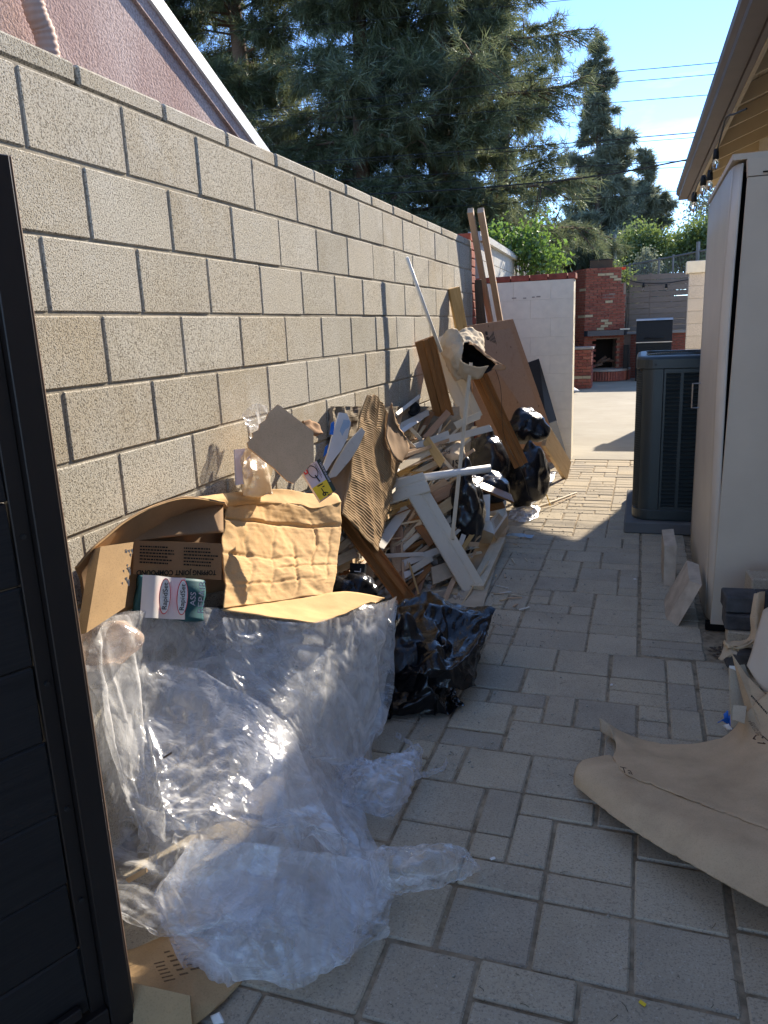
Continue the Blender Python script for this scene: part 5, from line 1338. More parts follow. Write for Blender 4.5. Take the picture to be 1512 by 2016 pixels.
# ---------------------------------------------------------------- cement sack, black bags, carton
cm = thing('cement_sack', 'half empty brown cement sack with printed letters beside the black bag', 'sack', tuple(at((890, 920, 5.0))))
patch('sack_body', [[(858, 880, 5.1), (875, 868, 5.2), (898, 862, 5.2), (912, 872, 5.15)], [(858, 895, 4.98), (880, 890, 4.95), (905, 888, 4.95), (917, 895, 5.05)], [(862, 912, 4.96), (885, 910, 4.92), (908, 910, 4.92), (919, 915, 5.0)], [(868, 935, 5.0), (888, 938, 4.95), (908, 938, 4.95), (918, 935, 5.05)]], 26, 26, M['bagtan'], cm, disp=cd_disp(.03, 9, 9), thick=.05)
nrm = V((.1, -.85, .5))
for s, px, py, sz in (('SI', 898, 912, .085), ('Pre', 879, 889, .04), ('Do', 869, 878, .03)):
    words('lettering', s, at((px, py, 4.90)), V((-1, -.1, 0)), (0, 0, -1), sz, M['ink'], cm, nrm, off=.004)
gb_ = 'black rubbish bags along the wall'; BAGS = []
BAGS.append(('rubbish_bag', (958, 906, 6.05), (.17, .20, .22), 2, M['bag'], None, 4, 1.45, [((.1, -.1, 1), .4, .04)], ('full black rubbish bag between the cement sack and the orange brown jamb', 'bag', gb_)))
BAGS.append(('rubbish_bag', (1036, 938, 6.35), (.17, .2, .24), 5, M['bag'], None, 4, 1.45, [((.1, -.1, 1), .4, .04)], ('full black rubbish bag at the foot of the orange brown jamb', 'bag', gb_)))
BAGS.append(('rubbish_bag', (1034, 838, 6.75), (.16, .2, .14), 9, M['bag'], None, 4, 1.45, [((.9, -.3, -.4), .35, .2)], ('black rubbish bag highest of all, against the plywood sheet', 'bag', gb_)))
BAGS.append(('rubbish_bag', (918, 1012, 4.75), (.10, .16, .26), 14, M['bag'], None, 4, 1.45, [((.1, -.1, 1), .4, .04)], ('slumped dusty black bag behind the foot of the cream casing', 'bag', gb_)))
BAGS.append(('rubbish_bag', (940, 958, 5.3), (.2, .2, .12), 15, M['bag'], None, 4, 1.45, [((.1, -.1, 1), .4, .04)], ('flattened black bag under the white pipe and brown board', 'bag', gb_)))
BAGS.append(('rubbish_bag', (800, 1330, 2.92), (.14, .14, .22), 27, M['bag'], None, 4, 1.45, [((.1, -.1, 1), .4, .04)], ('lower black bag tucked between the plastic sheet and the crumpled bag', 'bag', gb_)))
lb_ = thing('rubbish_bag', 'limp crumpled black rubbish bag on the paving in front of the plastic sheet', 'bag', tuple(U(860, 1390, .01, 'Z')), gb_)
limp = [[(765, 1222, 3.42), (806, 1202, 3.5), (848, 1194, 3.55), (898, 1210, 3.5), (962, 1216, 3.4)],
        [(756, 1222, 3.12), (800, 1195, 3.26), (845, 1184, 3.32), (895, 1204, 3.34), (974, 1213, 3.30)],
        [(750, 1262, 2.98), (800, 1245, 2.98), (850, 1228, 2.96), (900, 1238, 3.06), (956, 1250, 3.18)],
        [(745, 1320, 2.84), (800, 1310, 2.78), (850, 1290, 2.76), (900, 1296, 2.88), (950, 1296, 3.02)],
        [(740, 1375, 2.76), (795, 1372, 2.72), (850, 1362, 2.72), (902, 1362, 2.82), (946, 1355, 2.92)],
        [(728, 1418, .012, 'Z'), (790, 1418, .012, 'Z'), (850, 1408, .012, 'Z'), (900, 1402, .012, 'Z'), (942, 1396, .012, 'Z')]]
LIMP = [('bag_skin', limp, 64, 64, M['limpbag'], lb_, 1.75, 1.5, 31), ('bag_fold', [[(x+4, y-6, Y) if len_ < 4 else (x, y, .03, 'Z') for len_, (x, y, Y) in ((len(q), q[:3]) for q in r)] for r in limp[1:5]], 56, 56, M['limpbag'], lb_, 1.9, 1.7, 37)]
BAGS.append(('rubbish_bag', (690, 1160, 3.2), (.12, .1, .06), 31, M['bag'], None, 4, 1.45, [((.1, -.1, 1), .4, .04)], ('small black bag end showing behind the kraft box flap', 'bag', gb_)))
ws = thing('black_sack', 'black sack with white letters wedged left of the dark stained jamb', 'sack', tuple(at((700, 1155, 3.35))))
panel('sack_face', [(689, 1108, 3.36), (719, 1110, 3.36), (714, 1158, 3.3), (688, 1150, 3.3)], .03, M['bbq'], ws)
words('lettering', 'ALL', at((704, 1134, 3.315)), V((.08, .05, 1)), (-1, 0, 0), .048, M['offwhite'], ws, V((.15, -.9, .3)), off=.004)
wc = thing('white_carton', 'opened white carton with rubbish in it on the paving by the black sack', 'carton', tuple(at((965, 1060, 5.4))))
panel('flap', [(922, 977, 5.0), (965, 973, 5.02), (964, 1026, 4.95), (933, 1027, 4.93)], .004, M['offwhite'], wc)
c1, c2, c3, c4_, = U(938, 1028, 5.0), U(966, 1024, 5.05), U(971, 1055, 5.02), U(945, 1056, 4.98)
panel('front_side', [(935, 1026, 5.0), (967, 1026, 5.02), (974, 1052, 5.0), (946, 1056, 4.98)], .004, M['offwhite'], wc)
panel('printed_side', [(965, 1025, 5.05), (993, 992, 5.55), (999, 1014, 5.5), (973, 1052, 5.0)], .004, M['offwhite'], wc)
Q = [at(p) for p in [(965, 1025, 5.04), (993, 992, 5.54), (999, 1014, 5.49), (973, 1052, 4.99)]]
bars('print', [quad_pt(Q, a, b) for a, b in ((.15, .2), (.8, .2), (.8, .8), (.15, .8))], 5, M['kraftgrey'], wc, 2, .5)
panel('bottom_edge', [(973, 1052, 5.0), (999, 1014, 5.5), (1001, 1032, 5.5), (978, 1064, 5.05)], .004, M['kraftgrey'], wc)
for i, (px, py, r_) in enumerate(((975, 985, .055), (980, 1002, .05), (968, 1000, .05), (986, 990, .035))):
    bag('crumpled_paper', (px, py, 5.35), (r_, r_, r_), 40+i, M['offwhite'], ['crumpled white wad furthest back in the white carton', 'crumpled white wad in the middle of the white carton', 'crumpled white wad against the flap of the white carton', 'small crumpled white wad at the right of the white carton'][i], 'paper', amp=.35, scale=14, sub=4, group='paper wads in the white carton')
tag(panel('grey_tray', [(940, 1040, 4.95), (972, 1052, 4.98), (965, 1072, 5.05), (938, 1068, 5.0)], .006, M['kraftgrey']), 'grey carton flap flattened under the white carton', 'cardboard')
o = patch('plastic_scrap', [[(1000, 1022, .012, 'Z'), (1030, 1028, .015, 'Z'), (1058, 1018, .012, 'Z')], [(1003, 1010, .03, 'Z'), (1035, 1008, .06, 'Z'), (1063, 1004, .02, 'Z')], [(1010, 998, .02, 'Z'), (1035, 996, .05, 'Z'), (1062, 996, .012, 'Z')]], 30, 30, M['filmwad'], disp=lambda u, v, p: .03*(crumple(p, 14, 3, 6)-.4)); tag(o, 'scrap of crumpled clear plastic on the sunlit paving by the bags', 'plastic')
o = patch('dust_mask', [[(998, 1054, .012, 'Z'), (1020, 1056, .02, 'Z'), (1047, 1059, .012, 'Z')], [(1000, 1050, .03, 'Z'), (1022, 1050, .04, 'Z'), (1052, 1053, .02, 'Z')]], 20, 10, M['bluefilm'], disp=lambda u, v, p: .018*(crumple(p, 16, 2, 6)-.4)); tag(o, 'crumpled pale blue cloth on the paving edge of the shade', 'cloth')
o = patch('paper_scrap', [[(1066, 960, .01, 'Z'), (1080, 955, .02, 'Z'), (1090, 945, .01, 'Z')], [(1060, 935, .05, 'Z'), (1078, 930, .04, 'Z'), (1095, 928, .01, 'Z')]], 12, 10, M['white'], disp=cd_disp(.02, 14, 3)); tag(o, 'torn white scrap by the bag under the short plank', 'paper')
tag(G().tube([at((1040, 916, 6.2)), at((1065, 945, 6.3)), at((1074, 968, 6.35)), at((1083, 995, .012, 'Z'))], .005, 4).build('packing_strap', M['strap']), 'yellow packing strap dangling from the bag to the paving', 'strap')
tag(G().tube([U(1046, 1002, .012, 'Z'), U(1090, 992, .016, 'Z'), U(1134, 974, .012, 'Z')], .006, 4).build('thin_lath', M['pine']), 'thin bent lath on the sunlit paving under the strap', 'lath')
g = G(); pts = [at((963, 700, 5.5)), at((985, 760, 5.45)), at((993, 860, 5.5)), at((1030, 935, 5.9)), at((1046, 1000, .02, 'Z'))]
tag(g.tube([crom(pts, i/30) for i in range(31)], .0022, 4).build('loose_wire', M['cable']), 'thin loose wire hanging from the paper sack past the jamb', 'wire')
hs_ = thing('hose_reel', 'round black drain fitting lying against the wall above the white strips', 'fitting', tuple(at((814, 806, 4.9))))
pc_ = at((814, 804, 4.88)); ax_ = V((.4, -.8, .3)).normalized(); e1 = ax_.cross(V((0, 0, 1))).normalized(); e2 = ax_.cross(e1)
G().tube([pc_+(e1*cos(2*pi*i/24)+e2*sin(2*pi*i/24))*.042 for i in range(25)], .006, 6, False).build('rim', M['cable'], hs_, True)
G().tube([pc_-ax_*.01, pc_-ax_*.09], .04, 16).build('body', M['blackboard'], hs_, True)

# ---------------------------------------------------------------- cardboard by the wall
rb = thing('ribbed_cardboard', 'bent sheet of ribbed corrugated cardboard standing on the jamb', 'cardboard', tuple(at((740, 1080, 3.5))))
rows = [[(722, 778, 3.86), (745, 782, 4.00), (770, 826, 4.22), (803, 880, 4.48)],
        [(706, 835, 3.70), (738, 850, 3.92), (765, 880, 4.10), (788, 918, 4.26)],
        [(697, 890, 3.58), (728, 905, 3.78), (755, 930, 3.95), (776, 960, 4.08)],
        [(688, 950, 3.44), (715, 965, 3.60), (742, 990, 3.76), (762, 1018, 3.88)],
        [(674, 1012, 3.26), (698, 1035, 3.40), (722, 1060, 3.52), (746, 1086, 3.62)]]
patch('ribbed_face', rows, 60, 210, M['ribbed'], rb, disp=lambda u, v, p: .0019*sin(v*2*pi*58)+.02*(crumple(p, 5, 2, 8)-.45), thick=.004,
      edge=lambda u, v: (.03*noise.noise(V((v*9, u*3, 4)))*(1 if u > .5 else .3), .03*noise.noise(V((u*12, 2, v)))*(1 if v < .2 else 0)))
patch('side_wing', [[(718, 800, 3.86), (702, 850, 3.74), (690, 880, 3.64), (664, 900, 3.50)], [(697, 890, 3.60), (680, 925, 3.54), (660, 940, 3.46), (642, 952, 3.36)], [(676, 1012, 3.28), (668, 1004, 3.28), (658, 992, 3.26), (650, 985, 3.24)]], 14, 20, M['kraftshade'], rb, disp=cd_disp(.01, 6, 2), thick=.004)
patch('torn_corner', [[(770, 792, 4.18), (772, 800, 4.16), (776, 830, 4.14)], [(764, 820, 4.12), (780, 850, 4.16), (806, 876, 4.28)], [(762, 860, 4.0), (775, 900, 4.02), (792, 912, 4.14)]], 14, 18, M['kraftshade'], rb, disp=cd_disp(.012, 9, 3), thick=.004)
tag(panel('plasterboard_slab', flat([(541, 802), (547, 796), (553, 800), (617, 849), (618, 907), (579, 952), (566, 947), (540, 922), (490, 882), (487, 872), (499, 860), (497, 852), (510, 846), (512, 834), (524, 826), (528, 814)], 2.56, (.72, -.62, .22)), .012, M['gypsum']), 'grey brown plasterboard slab with one sawn corner against the wall', 'plasterboard')
o = patch('torn_board', [[(598, 828, 3.25), (615, 826, 3.28), (632, 838, 3.3)], [(606, 850, 3.2), (620, 858, 3.2), (636, 853, 3.24)]], 10, 8, M['carton'], disp=cd_disp(.03, 14, 2), thick=.006); tag(o, 'torn brown scrap poking out behind the plasterboard slab', 'scrap')
o = patch('film_shred', [[(476, 815, 2.6), (500, 795, 2.68), (528, 800, 2.78)], [(488, 845, 2.6), (505, 840, 2.66), (525, 842, 2.75)], [(495, 880, 2.6), (505, 880, 2.64), (515, 870, 2.7)]], 24, 24, M['film2'], disp=lambda u, v, p: .03*(crumple(p, 12, 3, 2)-.4)); tag(o, 'shred of clear film stuck up against the wall by the plasterboard', 'plastic')
cb_ = thing('cream_bag', 'bunched cream plastic bag under the plasterboard slab', 'bag', tuple(at((510, 962, 2.55))))
CREAM = [('crushed_skin', [[(466, 888, 2.72), (490, 872, 2.76), (515, 872, 2.80), (540, 884, 2.86)], [(462, 915, 2.66), (492, 900, 2.64), (525, 905, 2.68), (555, 918, 2.80)], [(463, 945, 2.60), (495, 932, 2.56), (530, 938, 2.62), (562, 945, 2.76)], [(472, 968, 2.60), (500, 966, 2.60), (535, 966, 2.66), (565, 966, 2.76)]], 44, 44, M['creambag'], cb_, 1.7, 1.5, 41)]
tag(panel('pale_panel', [(462, 885, 2.56), (492, 882, 2.62), (500, 950, 2.58), (465, 955, 2.5)], .006, M['lav']), 'small pale grey panel against the wall behind the cream bag', 'panel')
bs = thing('backing_sheets', 'curled cream plasterboard facings with torn blue film standing by the ribbed cardboard', 'plasterboard', tuple(at((660, 930, 3.4))))
fn2 = (.86, -.42, .28)
panel('facing', flat([(668, 812), (683, 814), (691, 832), (684, 862), (672, 886), (655, 908), (640, 932), (634, 925), (645, 895), (652, 868), (660, 840)], 3.40, fn2), .010, M['offwhite'], bs)
panel('facing', flat([(712, 842), (719, 850), (706, 880), (690, 905), (662, 938), (645, 942), (664, 905), (684, 872)], 3.46, fn2), .010, M['white'], bs)
panel('torn_edge', flat([(652, 868), (662, 876), (660, 895), (648, 925), (634, 930), (640, 900)], 3.36, fn2), .004, M['carton'], bs)
panel('blue_film', flat([(652, 833), (658, 829), (658, 842), (656, 856), (649, 855)], 3.33, fn2), .002, M['blue'], bs)
panel('blue_film', flat([(677, 826), (689, 828), (688, 840), (680, 846), (674, 858), (669, 848), (673, 838)], 3.35, fn2), .002, M['bluefilm'], bs)
panel('blue_film', flat([(640, 880), (646, 875), (644, 892), (637, 900)], 3.30, fn2), .002, M['blue'], bs)
# the small product carton with a yellow label
fx = thing('fitting_carton', 'small product carton with a yellow size label wedged above the kraft box', 'carton', tuple(at((630, 985, 2.95))))
FQ = flat([(592, 925), (623, 907), (655, 969), (630, 986)], 2.72, (.45, -.75, .5)); fnm = (FQ[1]-FQ[0]).cross(FQ[3]-FQ[0]).normalized(); fnm = fnm if fnm.dot(CAM-FQ[0]) > 0 else -fnm
G().prism(FQ, -fnm*.03).build('carton_front', M['lav'], fx)
def on(q, n, pts, mat, name, par, off=.0015):
    return G().prism([quad_pt(q, u, v)+n*off for u, v in pts], n*.0003).build(name, mat, par)
SQ = [FQ[1], FQ[1]+V((.008, .016, .006)), FQ[2]+V((.008, .016, .006)), FQ[2]]
snm = (SQ[1]-SQ[0]).cross(SQ[3]-SQ[0]).normalized(); snm = snm if snm.dot(CAM-SQ[0]) > 0 else -snm
G().prism(SQ, -snm*.02).build('carton_side', M['green'], fx)
bars('side_print', [quad_pt(SQ, .3, .1), quad_pt(SQ, .3, .9), quad_pt(SQ, .8, .9), quad_pt(SQ, .8, .1)], 2, M['lav'], fx, 4, .5)
on(FQ, fnm, [(0, .6), (1, .6), (1, 1), (0, 1)], M['yellow'], 'yellow_label', fx)
on(FQ, fnm, [(.06, .05), (.28, .05), (.28, .19), (.06, .19)], M['red'], 'red_square', fx)
on(FQ, fnm, [(.13, .09), (.21, .09), (.21, .15), (.13, .15)], M['lav'], 'red_square_centre', fx, .002)
yd = (FQ[3]-FQ[0]).normalized(); xd_ = (FQ[1]-FQ[0]).normalized()
words('size_print', "1'\u20136'", quad_pt(FQ, .5, .8)+fnm*.001, yd, xd_, .034, M['ink'], fx, fnm, bold=.0008)
g = G(); c = quad_pt(FQ, .52, .22); e = [c+(xd_*cos(2*pi*i/20)*.018+yd*sin(2*pi*i/20)*.027)+fnm*.002 for i in range(21)]
g.tube(e, .0016, 4, False); g.tube([quad_pt(FQ, .54, .34)+fnm*.002, quad_pt(FQ, .60, .55)+fnm*.002], .0028, 5); g.build('lamp_drawing', M['ink'], fx)
bars('text_print', [quad_pt(FQ, .78, .06), quad_pt(FQ, .78, .5), quad_pt(FQ, .92, .5), quad_pt(FQ, .92, .06)], 2, M['ink'], fx, 6, .4)

# ---------------------------------------------------------------- the big opened kraft box
kb = thing('kraft_box', 'big opened kraft cardboard box with a creased sunlit flap lying on the heap', 'cardboard box', tuple(at((560, 1180, 2.4))))
ft = [[(443, 996, 2.40), (505, 992, 2.62), (560, 990, 2.80), (618, 1000, 2.98), (672, 988, 3.14)],
      [(441, 1030, 2.36), (505, 1035, 2.55), (562, 1042, 2.74), (620, 1046, 2.90), (672, 1044, 3.02)],
      [(436, 1090, 2.25), (503, 1096, 2.45), (560, 1096, 2.61), (617, 1094, 2.76), (665, 1092, 2.88)],
      [(446, 1140, 2.19), (505, 1138, 2.36), (561, 1134, 2.51), (616, 1130, 2.64), (662, 1128, 2.76)],
      [(439, 1198, 2.09), (500, 1190, 2.26), (556, 1182, 2.40), (610, 1174, 2.52), (655, 1165, 2.62)]]
def creases(u, v, p):
    h = 0
    for cu, v0, v1, dp in ((.20, .25, 1, .006), (.40, .2, .95, .009), (.60, .3, 1, .006), (.74, .1, .8, .009), (.90, .15, .9, .005)):
        d = abs(u+.05*noise.noise(V((v*4, cu*20, 1)))-cu); k_ = max(0, min(1, (v-v0)*8, (v1-v)*8))*(.6+.6*noise.noise(V((v*5, cu*9, 4)))); h -= 1.5*dp*k_*max(0, 1-d/.02)
    for cvv, u0, u1, dp in ((.20, 0, 1, .014), (.50, .0, .7, .006), (.62, .45, 1, .007), (.80, .1, .8, .004)):
        d = abs(v+.035*noise.noise(V((u*4, cvv*20, 3)))-cvv); k_ = max(0, min(1, (u-u0+.05)*8, (u1+.05-u)*8))*(.7+.6*noise.noise(V((u*5, cvv*9, 4)))); h -= 1.5*dp*k_*max(0, 1-d/.022)
    h += .010*noise.noise(p*9)+.004*noise.noise(p*23)+.0016*noise.noise(V((u*9, v*120, 0)))+.006*(crumple(p, 13, 2, 2)-.4)
    return h
patch('creased_flap', ft, 110, 90, M['kraftbox'], kb, disp=creases, thick=.004, edge=lambda u, v: (.012*noise.noise(V((v*8, 1, u))), 0))
patch('lower_flap', [[(439, 1199, 2.085), (500, 1191, 2.255), (556, 1183, 2.395), (610, 1175, 2.515), (655, 1166, 2.615), (700, 1166, 2.70), (757, 1177, 2.74)],
                     [(520, 1212, 2.17), (556, 1207, 2.27), (590, 1203, 2.35), (630, 1200, 2.44), (670, 1195, 2.52), (700, 1190, 2.6), (745, 1184, 2.7)],
                     [(618, 1229, 2.26), (630, 1228, 2.29), (645, 1224, 2.33), (660, 1218, 2.38), (680, 1210, 2.44), (705, 1198, 2.54), (735, 1187, 2.66)]], 40, 14, M['kraftbox'], kb, disp=lambda u, v, p: .006*(crumple(p, 9, 2, 5)-.4)+.02*max(0, v-.6), thick=.004)
patch('top_panel', [[(369, 981, 2.18), (430, 972, 2.38), (490, 967, 2.62), (560, 963, 2.86), (612, 972, 3.06), (650, 968, 3.25)],
                    [(400, 986, 2.25), (455, 981, 2.44), (510, 977, 2.66), (565, 974, 2.86), (616, 986, 3.02), (664, 974, 3.2)],
                    [(443, 997, 2.395), (505, 993, 2.615), (560, 991, 2.795), (590, 993, 2.9), (618, 1001, 2.975), (672, 989, 3.135)]], 50, 20, M['kraftbox'], kb, disp=lambda u, v, p: .010*(crumple(p, 8, 2, 7)-.4), thick=.004)
arc = [(149, 1119, 1.60), (175, 1086, 1.64), (205, 1060, 1.70), (250, 1024, 1.80), (310, 994, 1.93), (372, 980, 2.07), (443, 990, 2.30)]
arcw = [at((px, py-3, wallY(px, py)-.01)) for px, py, Y in arc]
patch('back_panel', [arc, [(160, 1150, 2.1), (190, 1130, 2.1), (225, 1110, 2.2), (270, 1080, 2.3), (330, 1050, 2.4), (390, 1030, 2.5), (452, 1020, 2.6)],
                     [(165, 1215, 2.1), (200, 1210, 2.1), (240, 1205, 2.2), (290, 1190, 2.3), (340, 1180, 2.4), (400, 1170, 2.5), (455, 1160, 2.6)]], 40, 20, M['kraftshade'], kb, disp=cd_disp(.006, 6, 2), thick=.004)
patch('arched_roof', [arc, arcw], 40, 4, M['kraftbox'], kb, thick=.004)
patch('inner_flap', [[(262, 1040, 1.90), (300, 1024, 1.98), (360, 1008, 2.12), (440, 992, 2.32)], [(263, 1066, 1.87), (320, 1058, 1.98), (380, 1052, 2.1), (440, 1048, 2.26)]], 20, 8, M['kraftshade'], kb, disp=cd_disp(.004, 6, 3), thick=.004)
# cartons inside it
jc = thing('compound_carton', 'brown joint compound carton lying upside down inside the kraft box', 'carton', tuple(at((350, 1140, 1.95))))
JQ = flat([(264, 1064), (437, 1070), (436, 1142), (262, 1130)], 2.00, (.93, -.36, .12)); jn = (JQ[1]-JQ[0]).cross(JQ[3]-JQ[0]).normalized(); jn = jn if jn.dot(CAM-JQ[0]) > 0 else -jn
G().prism(JQ, -jn*.12).build('carton_body', M['carton'], jc)
xj = (JQ[1]-JQ[0]).normalized(); yj = (JQ[3]-JQ[0]).normalized(); wj = (JQ[1]-JQ[0]).length
words('title_print', 'TOPPING JOINT COMPOUND', quad_pt(JQ, .48, .87), -xj, yj, .0225, M['ink'], jc, jn, bold=.0006)
bars('small_print', [quad_pt(JQ, *a) for a in ((.06, .12), (.44, .12), (.44, .68), (.06, .68))], 6, M['ink'], jc, 3, .45)
bars('small_print', [quad_pt(JQ, *a) for a in ((.54, .12), (.95, .12), (.95, .68), (.54, .68))], 6, M['ink'], jc, 4, .45)
lc = thing('plain_carton', 'plain kraft carton side with white drips at the left of the box', 'carton', tuple(at((200, 1240, 1.6))))
lq = [(198, 1076, 1.66), (263, 1067, 1.78), (246, 1196, 1.66), (170, 1246, 1.5)]
LQ = [at(p) for p in lq]; ln_ = (LQ[1]-LQ[0]).cross(LQ[3]-LQ[0]).normalized(); ln_ = ln_ if ln_.dot(CAM-LQ[0]) > 0 else -ln_
G().prism(LQ, -ln_*.04).build('carton_body', M['kraft'], lc)
g = G(); r5 = random.Random(4)
for i in range(16):
    u, v = r5.uniform(.72, .98), r5.uniform(.05, .7); a = quad_pt(LQ, u, v)+ln_*.001; s = r5.uniform(.002, .006)
    g.prism([a, a+yj*s*3, a+yj*s*3+xj*s, a+xj*s], ln_*.0012)
g.build('compound_drips', M['white'], lc)
rs2 = thing('mix_bag', 'teal and white setting mix bag lying on its side under the compound carton', 'bag', tuple(at((330, 1205, 1.75))))
rq = [(282, 1128, 1.74), (400, 1138, 1.98), (398, 1215, 1.90), (280, 1210, 1.70)]
BQ = flat([(272, 1132), (405, 1142), (405, 1222), (266, 1216)], 1.93, (.90, -.38, .25))
bn = (BQ[1]-BQ[0]).cross(BQ[3]-BQ[0]).normalized(); bn = bn if bn.dot(CAM-BQ[0]) > 0 else -bn
bq = lambda u, v: quad_pt(BQ, u, v)
patch('bag_front', [[bq(u/6, v/3)+bn*(.012*sin(u*1.7)+.01*sin(v*2)) for u in range(7)] for v in range(4)], 24, 14, M['teal'], rs2, thick=.05)
patch('white_stripe', [[bq(.02+.62*u/4, v/3)+bn*(.017+.012*sin((.02+.62*u/4)*10.2)) for u in range(5)] for v in range(4)], 12, 10, M['offwhite'], rs2)
ydir = (BQ[0]-BQ[3]).normalized(); xdir = ydir.cross(bn)
for u_ in (.31, .56):
    c = bq(u_, .48)+bn*.034
    el = [c+ydir*cos(2*pi*i/24)*.056+xdir*sin(2*pi*i/24)*.020 for i in range(24)]
    G().prism(el, bn*.0006).build('oval_logo', M['red'], rs2)
    el = [c+bn*.0008+ydir*cos(2*pi*i/24)*.053+xdir*sin(2*pi*i/24)*.0175 for i in range(24)]
    G().prism(el, bn*.0004).build('oval_centre', M['offwhite'], rs2)
    words('brand_print', 'RapidSet', c+bn*.0014, ydir, xdir, .024, M['ink'], rs2, bn)
words('brand_print', 'REPAIR', bq(.86, .45)+bn*.03, ydir, xdir, .034, M['lav'], rs2, bn)
words('brand_print', 'ASS', bq(.73, .5)+bn*.03, ydir, xdir, .028, M['lav'], rs2, bn)

# ---------------------------------------------------------------- clear plastic sheeting
def film_disp(seed, amp=.05, s=5.5, fdir=(.5, .2, -.8), fa=.02, fs=22, fine=.012):
    def f(u, v, p):
        e = min(1, 6*min(u, 1-u, v, 1-v)+.35)
        wq = p+V((noise.noise(p*4+V((seed, 0, 0))), noise.noise(p*4+V((0, seed, 0))), noise.noise(p*4+V((0, 0, seed)))))*.05
        return e*(amp*(crumple(wq, s, 3, seed)-.42)+fa*fold(wq, fdir, fs, seed)+fine*(crumple(wq, s*5, 2, seed+3)-.4))
    return f
def ragged(a, b, seed):
    return lambda u, v: (a*noise.noise(V((v*b, seed, u*2))), a*noise.noise(V((u*b, seed+5, v*2))))
push = lambda rows, sh: [[(p[0], p[1], min(p[2]+s_*max(0, min(1, 1-(p[0]-160)/360)), wallY(p[0], p[1])-.04)) if len(p) < 4 else p for p in r] for r, s_ in zip(rows, sh)]
ps = thing('plastic_sheeting', 'great crumpled heap of clear plastic sheeting spilling onto the paving', 'plastic sheeting', tuple(at((480, 1700, 1.7))))
main = [[(166, 1218, 1.72), (300, 1196, 2.0), (440, 1205, 2.12), (560, 1225, 2.30), (690, 1205, 2.55), (774, 1180, 2.70)],
        [(128, 1305, 1.60), (300, 1300, 1.83), (440, 1300, 1.98), (570, 1320, 2.16), (690, 1320, 2.42), (762, 1300, 2.60)],
        [(142, 1420, 1.50), (300, 1420, 1.70), (430, 1420, 1.84), (545, 1430, 1.98), (640, 1450, 2.18), (724, 1430, 2.44)],
        [(160, 1560, 1.42), (320, 1550, 1.58), (450, 1540, 1.70), (560, 1530, 1.82), (640, 1560, 1.96), (690, 1540, 2.20)],
        [(180, 1680, 1.36), (340, 1670, 1.48), (460, 1640, 1.58), (570, 1630, 1.68), (660, 1650, 1.82), (738, 1680, 1.90)],
        [(200, 1780, 1.31), (340, 1770, 1.39), (460, 1740, 1.48), (580, 1720, 1.58), (690, 1720, 1.70), (768, 1760, 1.76)],
        [(225, 1850, 1.29), (380, 1880, 1.33), (500, 1850, 1.40), (600, 1880, 1.45), (690, 1870, 1.52), (755, 1830, 1.63)]]
main = push(main, (.08, .20, .26, .22, .13, .05, .0))
curt = [[(435, 1215, 2.05), (540, 1228, 2.20), (640, 1222, 2.30), (710, 1196, 2.50), (774, 1180, 2.70)],
                  [(440, 1290, 2.00), (545, 1300, 2.12), (645, 1290, 2.25), (715, 1280, 2.42), (768, 1262, 2.58)],
                  [(470, 1370, 1.96), (560, 1380, 2.05), (650, 1380, 2.17), (715, 1370, 2.36), (752, 1345, 2.50)],
                  [(520, 1450, 1.92), (585, 1460, 1.99), (650, 1465, 2.10), (700, 1450, 2.26), (735, 1420, 2.42)],
                  [(570, 1520, 1.88), (620, 1530, 1.95), (660, 1535, 2.03), (690, 1520, 2.16), (706, 1500, 2.30)]]
tongue = [[(166, 1312, 1.52), (290, 1310, 1.70), (400, 1330, 1.82), (500, 1390, 1.88), (570, 1450, 1.92)],
                 [(190, 1440, 1.42), (310, 1430, 1.58), (420, 1440, 1.70), (520, 1490, 1.77), (610, 1550, 1.82)],
                 [(220, 1560, 1.36), (340, 1550, 1.48), (450, 1560, 1.58), (550, 1600, 1.65), (650, 1640, 1.72)],
                 [(260, 1660, 1.32), (370, 1650, 1.42), (480, 1650, 1.50), (590, 1670, 1.57), (720, 1690, 1.68)]]
tongue = push(tongue, (.22, .24, .16, .08))
front = [[(380, 1640, 1.42), (480, 1650, 1.49), (590, 1670, 1.56), (680, 1690, 1.64), (748, 1700, 1.72)],
         [(300, 1740, 1.34), (420, 1730, 1.42), (540, 1730, 1.49), (660, 1740, 1.58), (766, 1765, 1.68)],
         [(330, 1840, 1.29), (440, 1850, 1.33), (560, 1830, 1.40), (670, 1830, 1.50), (768, 1800, .05, 'Z')],
         [(400, 1890, .05, 'Z'), (490, 1930, .04, 'Z'), (590, 1948, .02, 'Z'), (680, 1900, .02, 'Z'), (750, 1850, .012, 'Z')]]
patch('tail', [[(720, 1680, 1.80), (790, 1672, 1.86), (860, 1662, .10, 'Z'), (905, 1672, .06, 'Z'), (940, 1702, .012, 'Z')],
               [(725, 1720, 1.72), (795, 1708, .14, 'Z'), (865, 1695, .13, 'Z'), (905, 1700, .09, 'Z'), (944, 1709, .012, 'Z')],
               [(740, 1760, .06, 'Z'), (800, 1755, .02, 'Z'), (850, 1745, .03, 'Z'), (900, 1728, .03, 'Z'), (942, 1714, .012, 'Z')]], 60, 40, M['film2'], ps, disp=film_disp(40, .03, 9, (.9, .4, 0), .02, 24, .008))
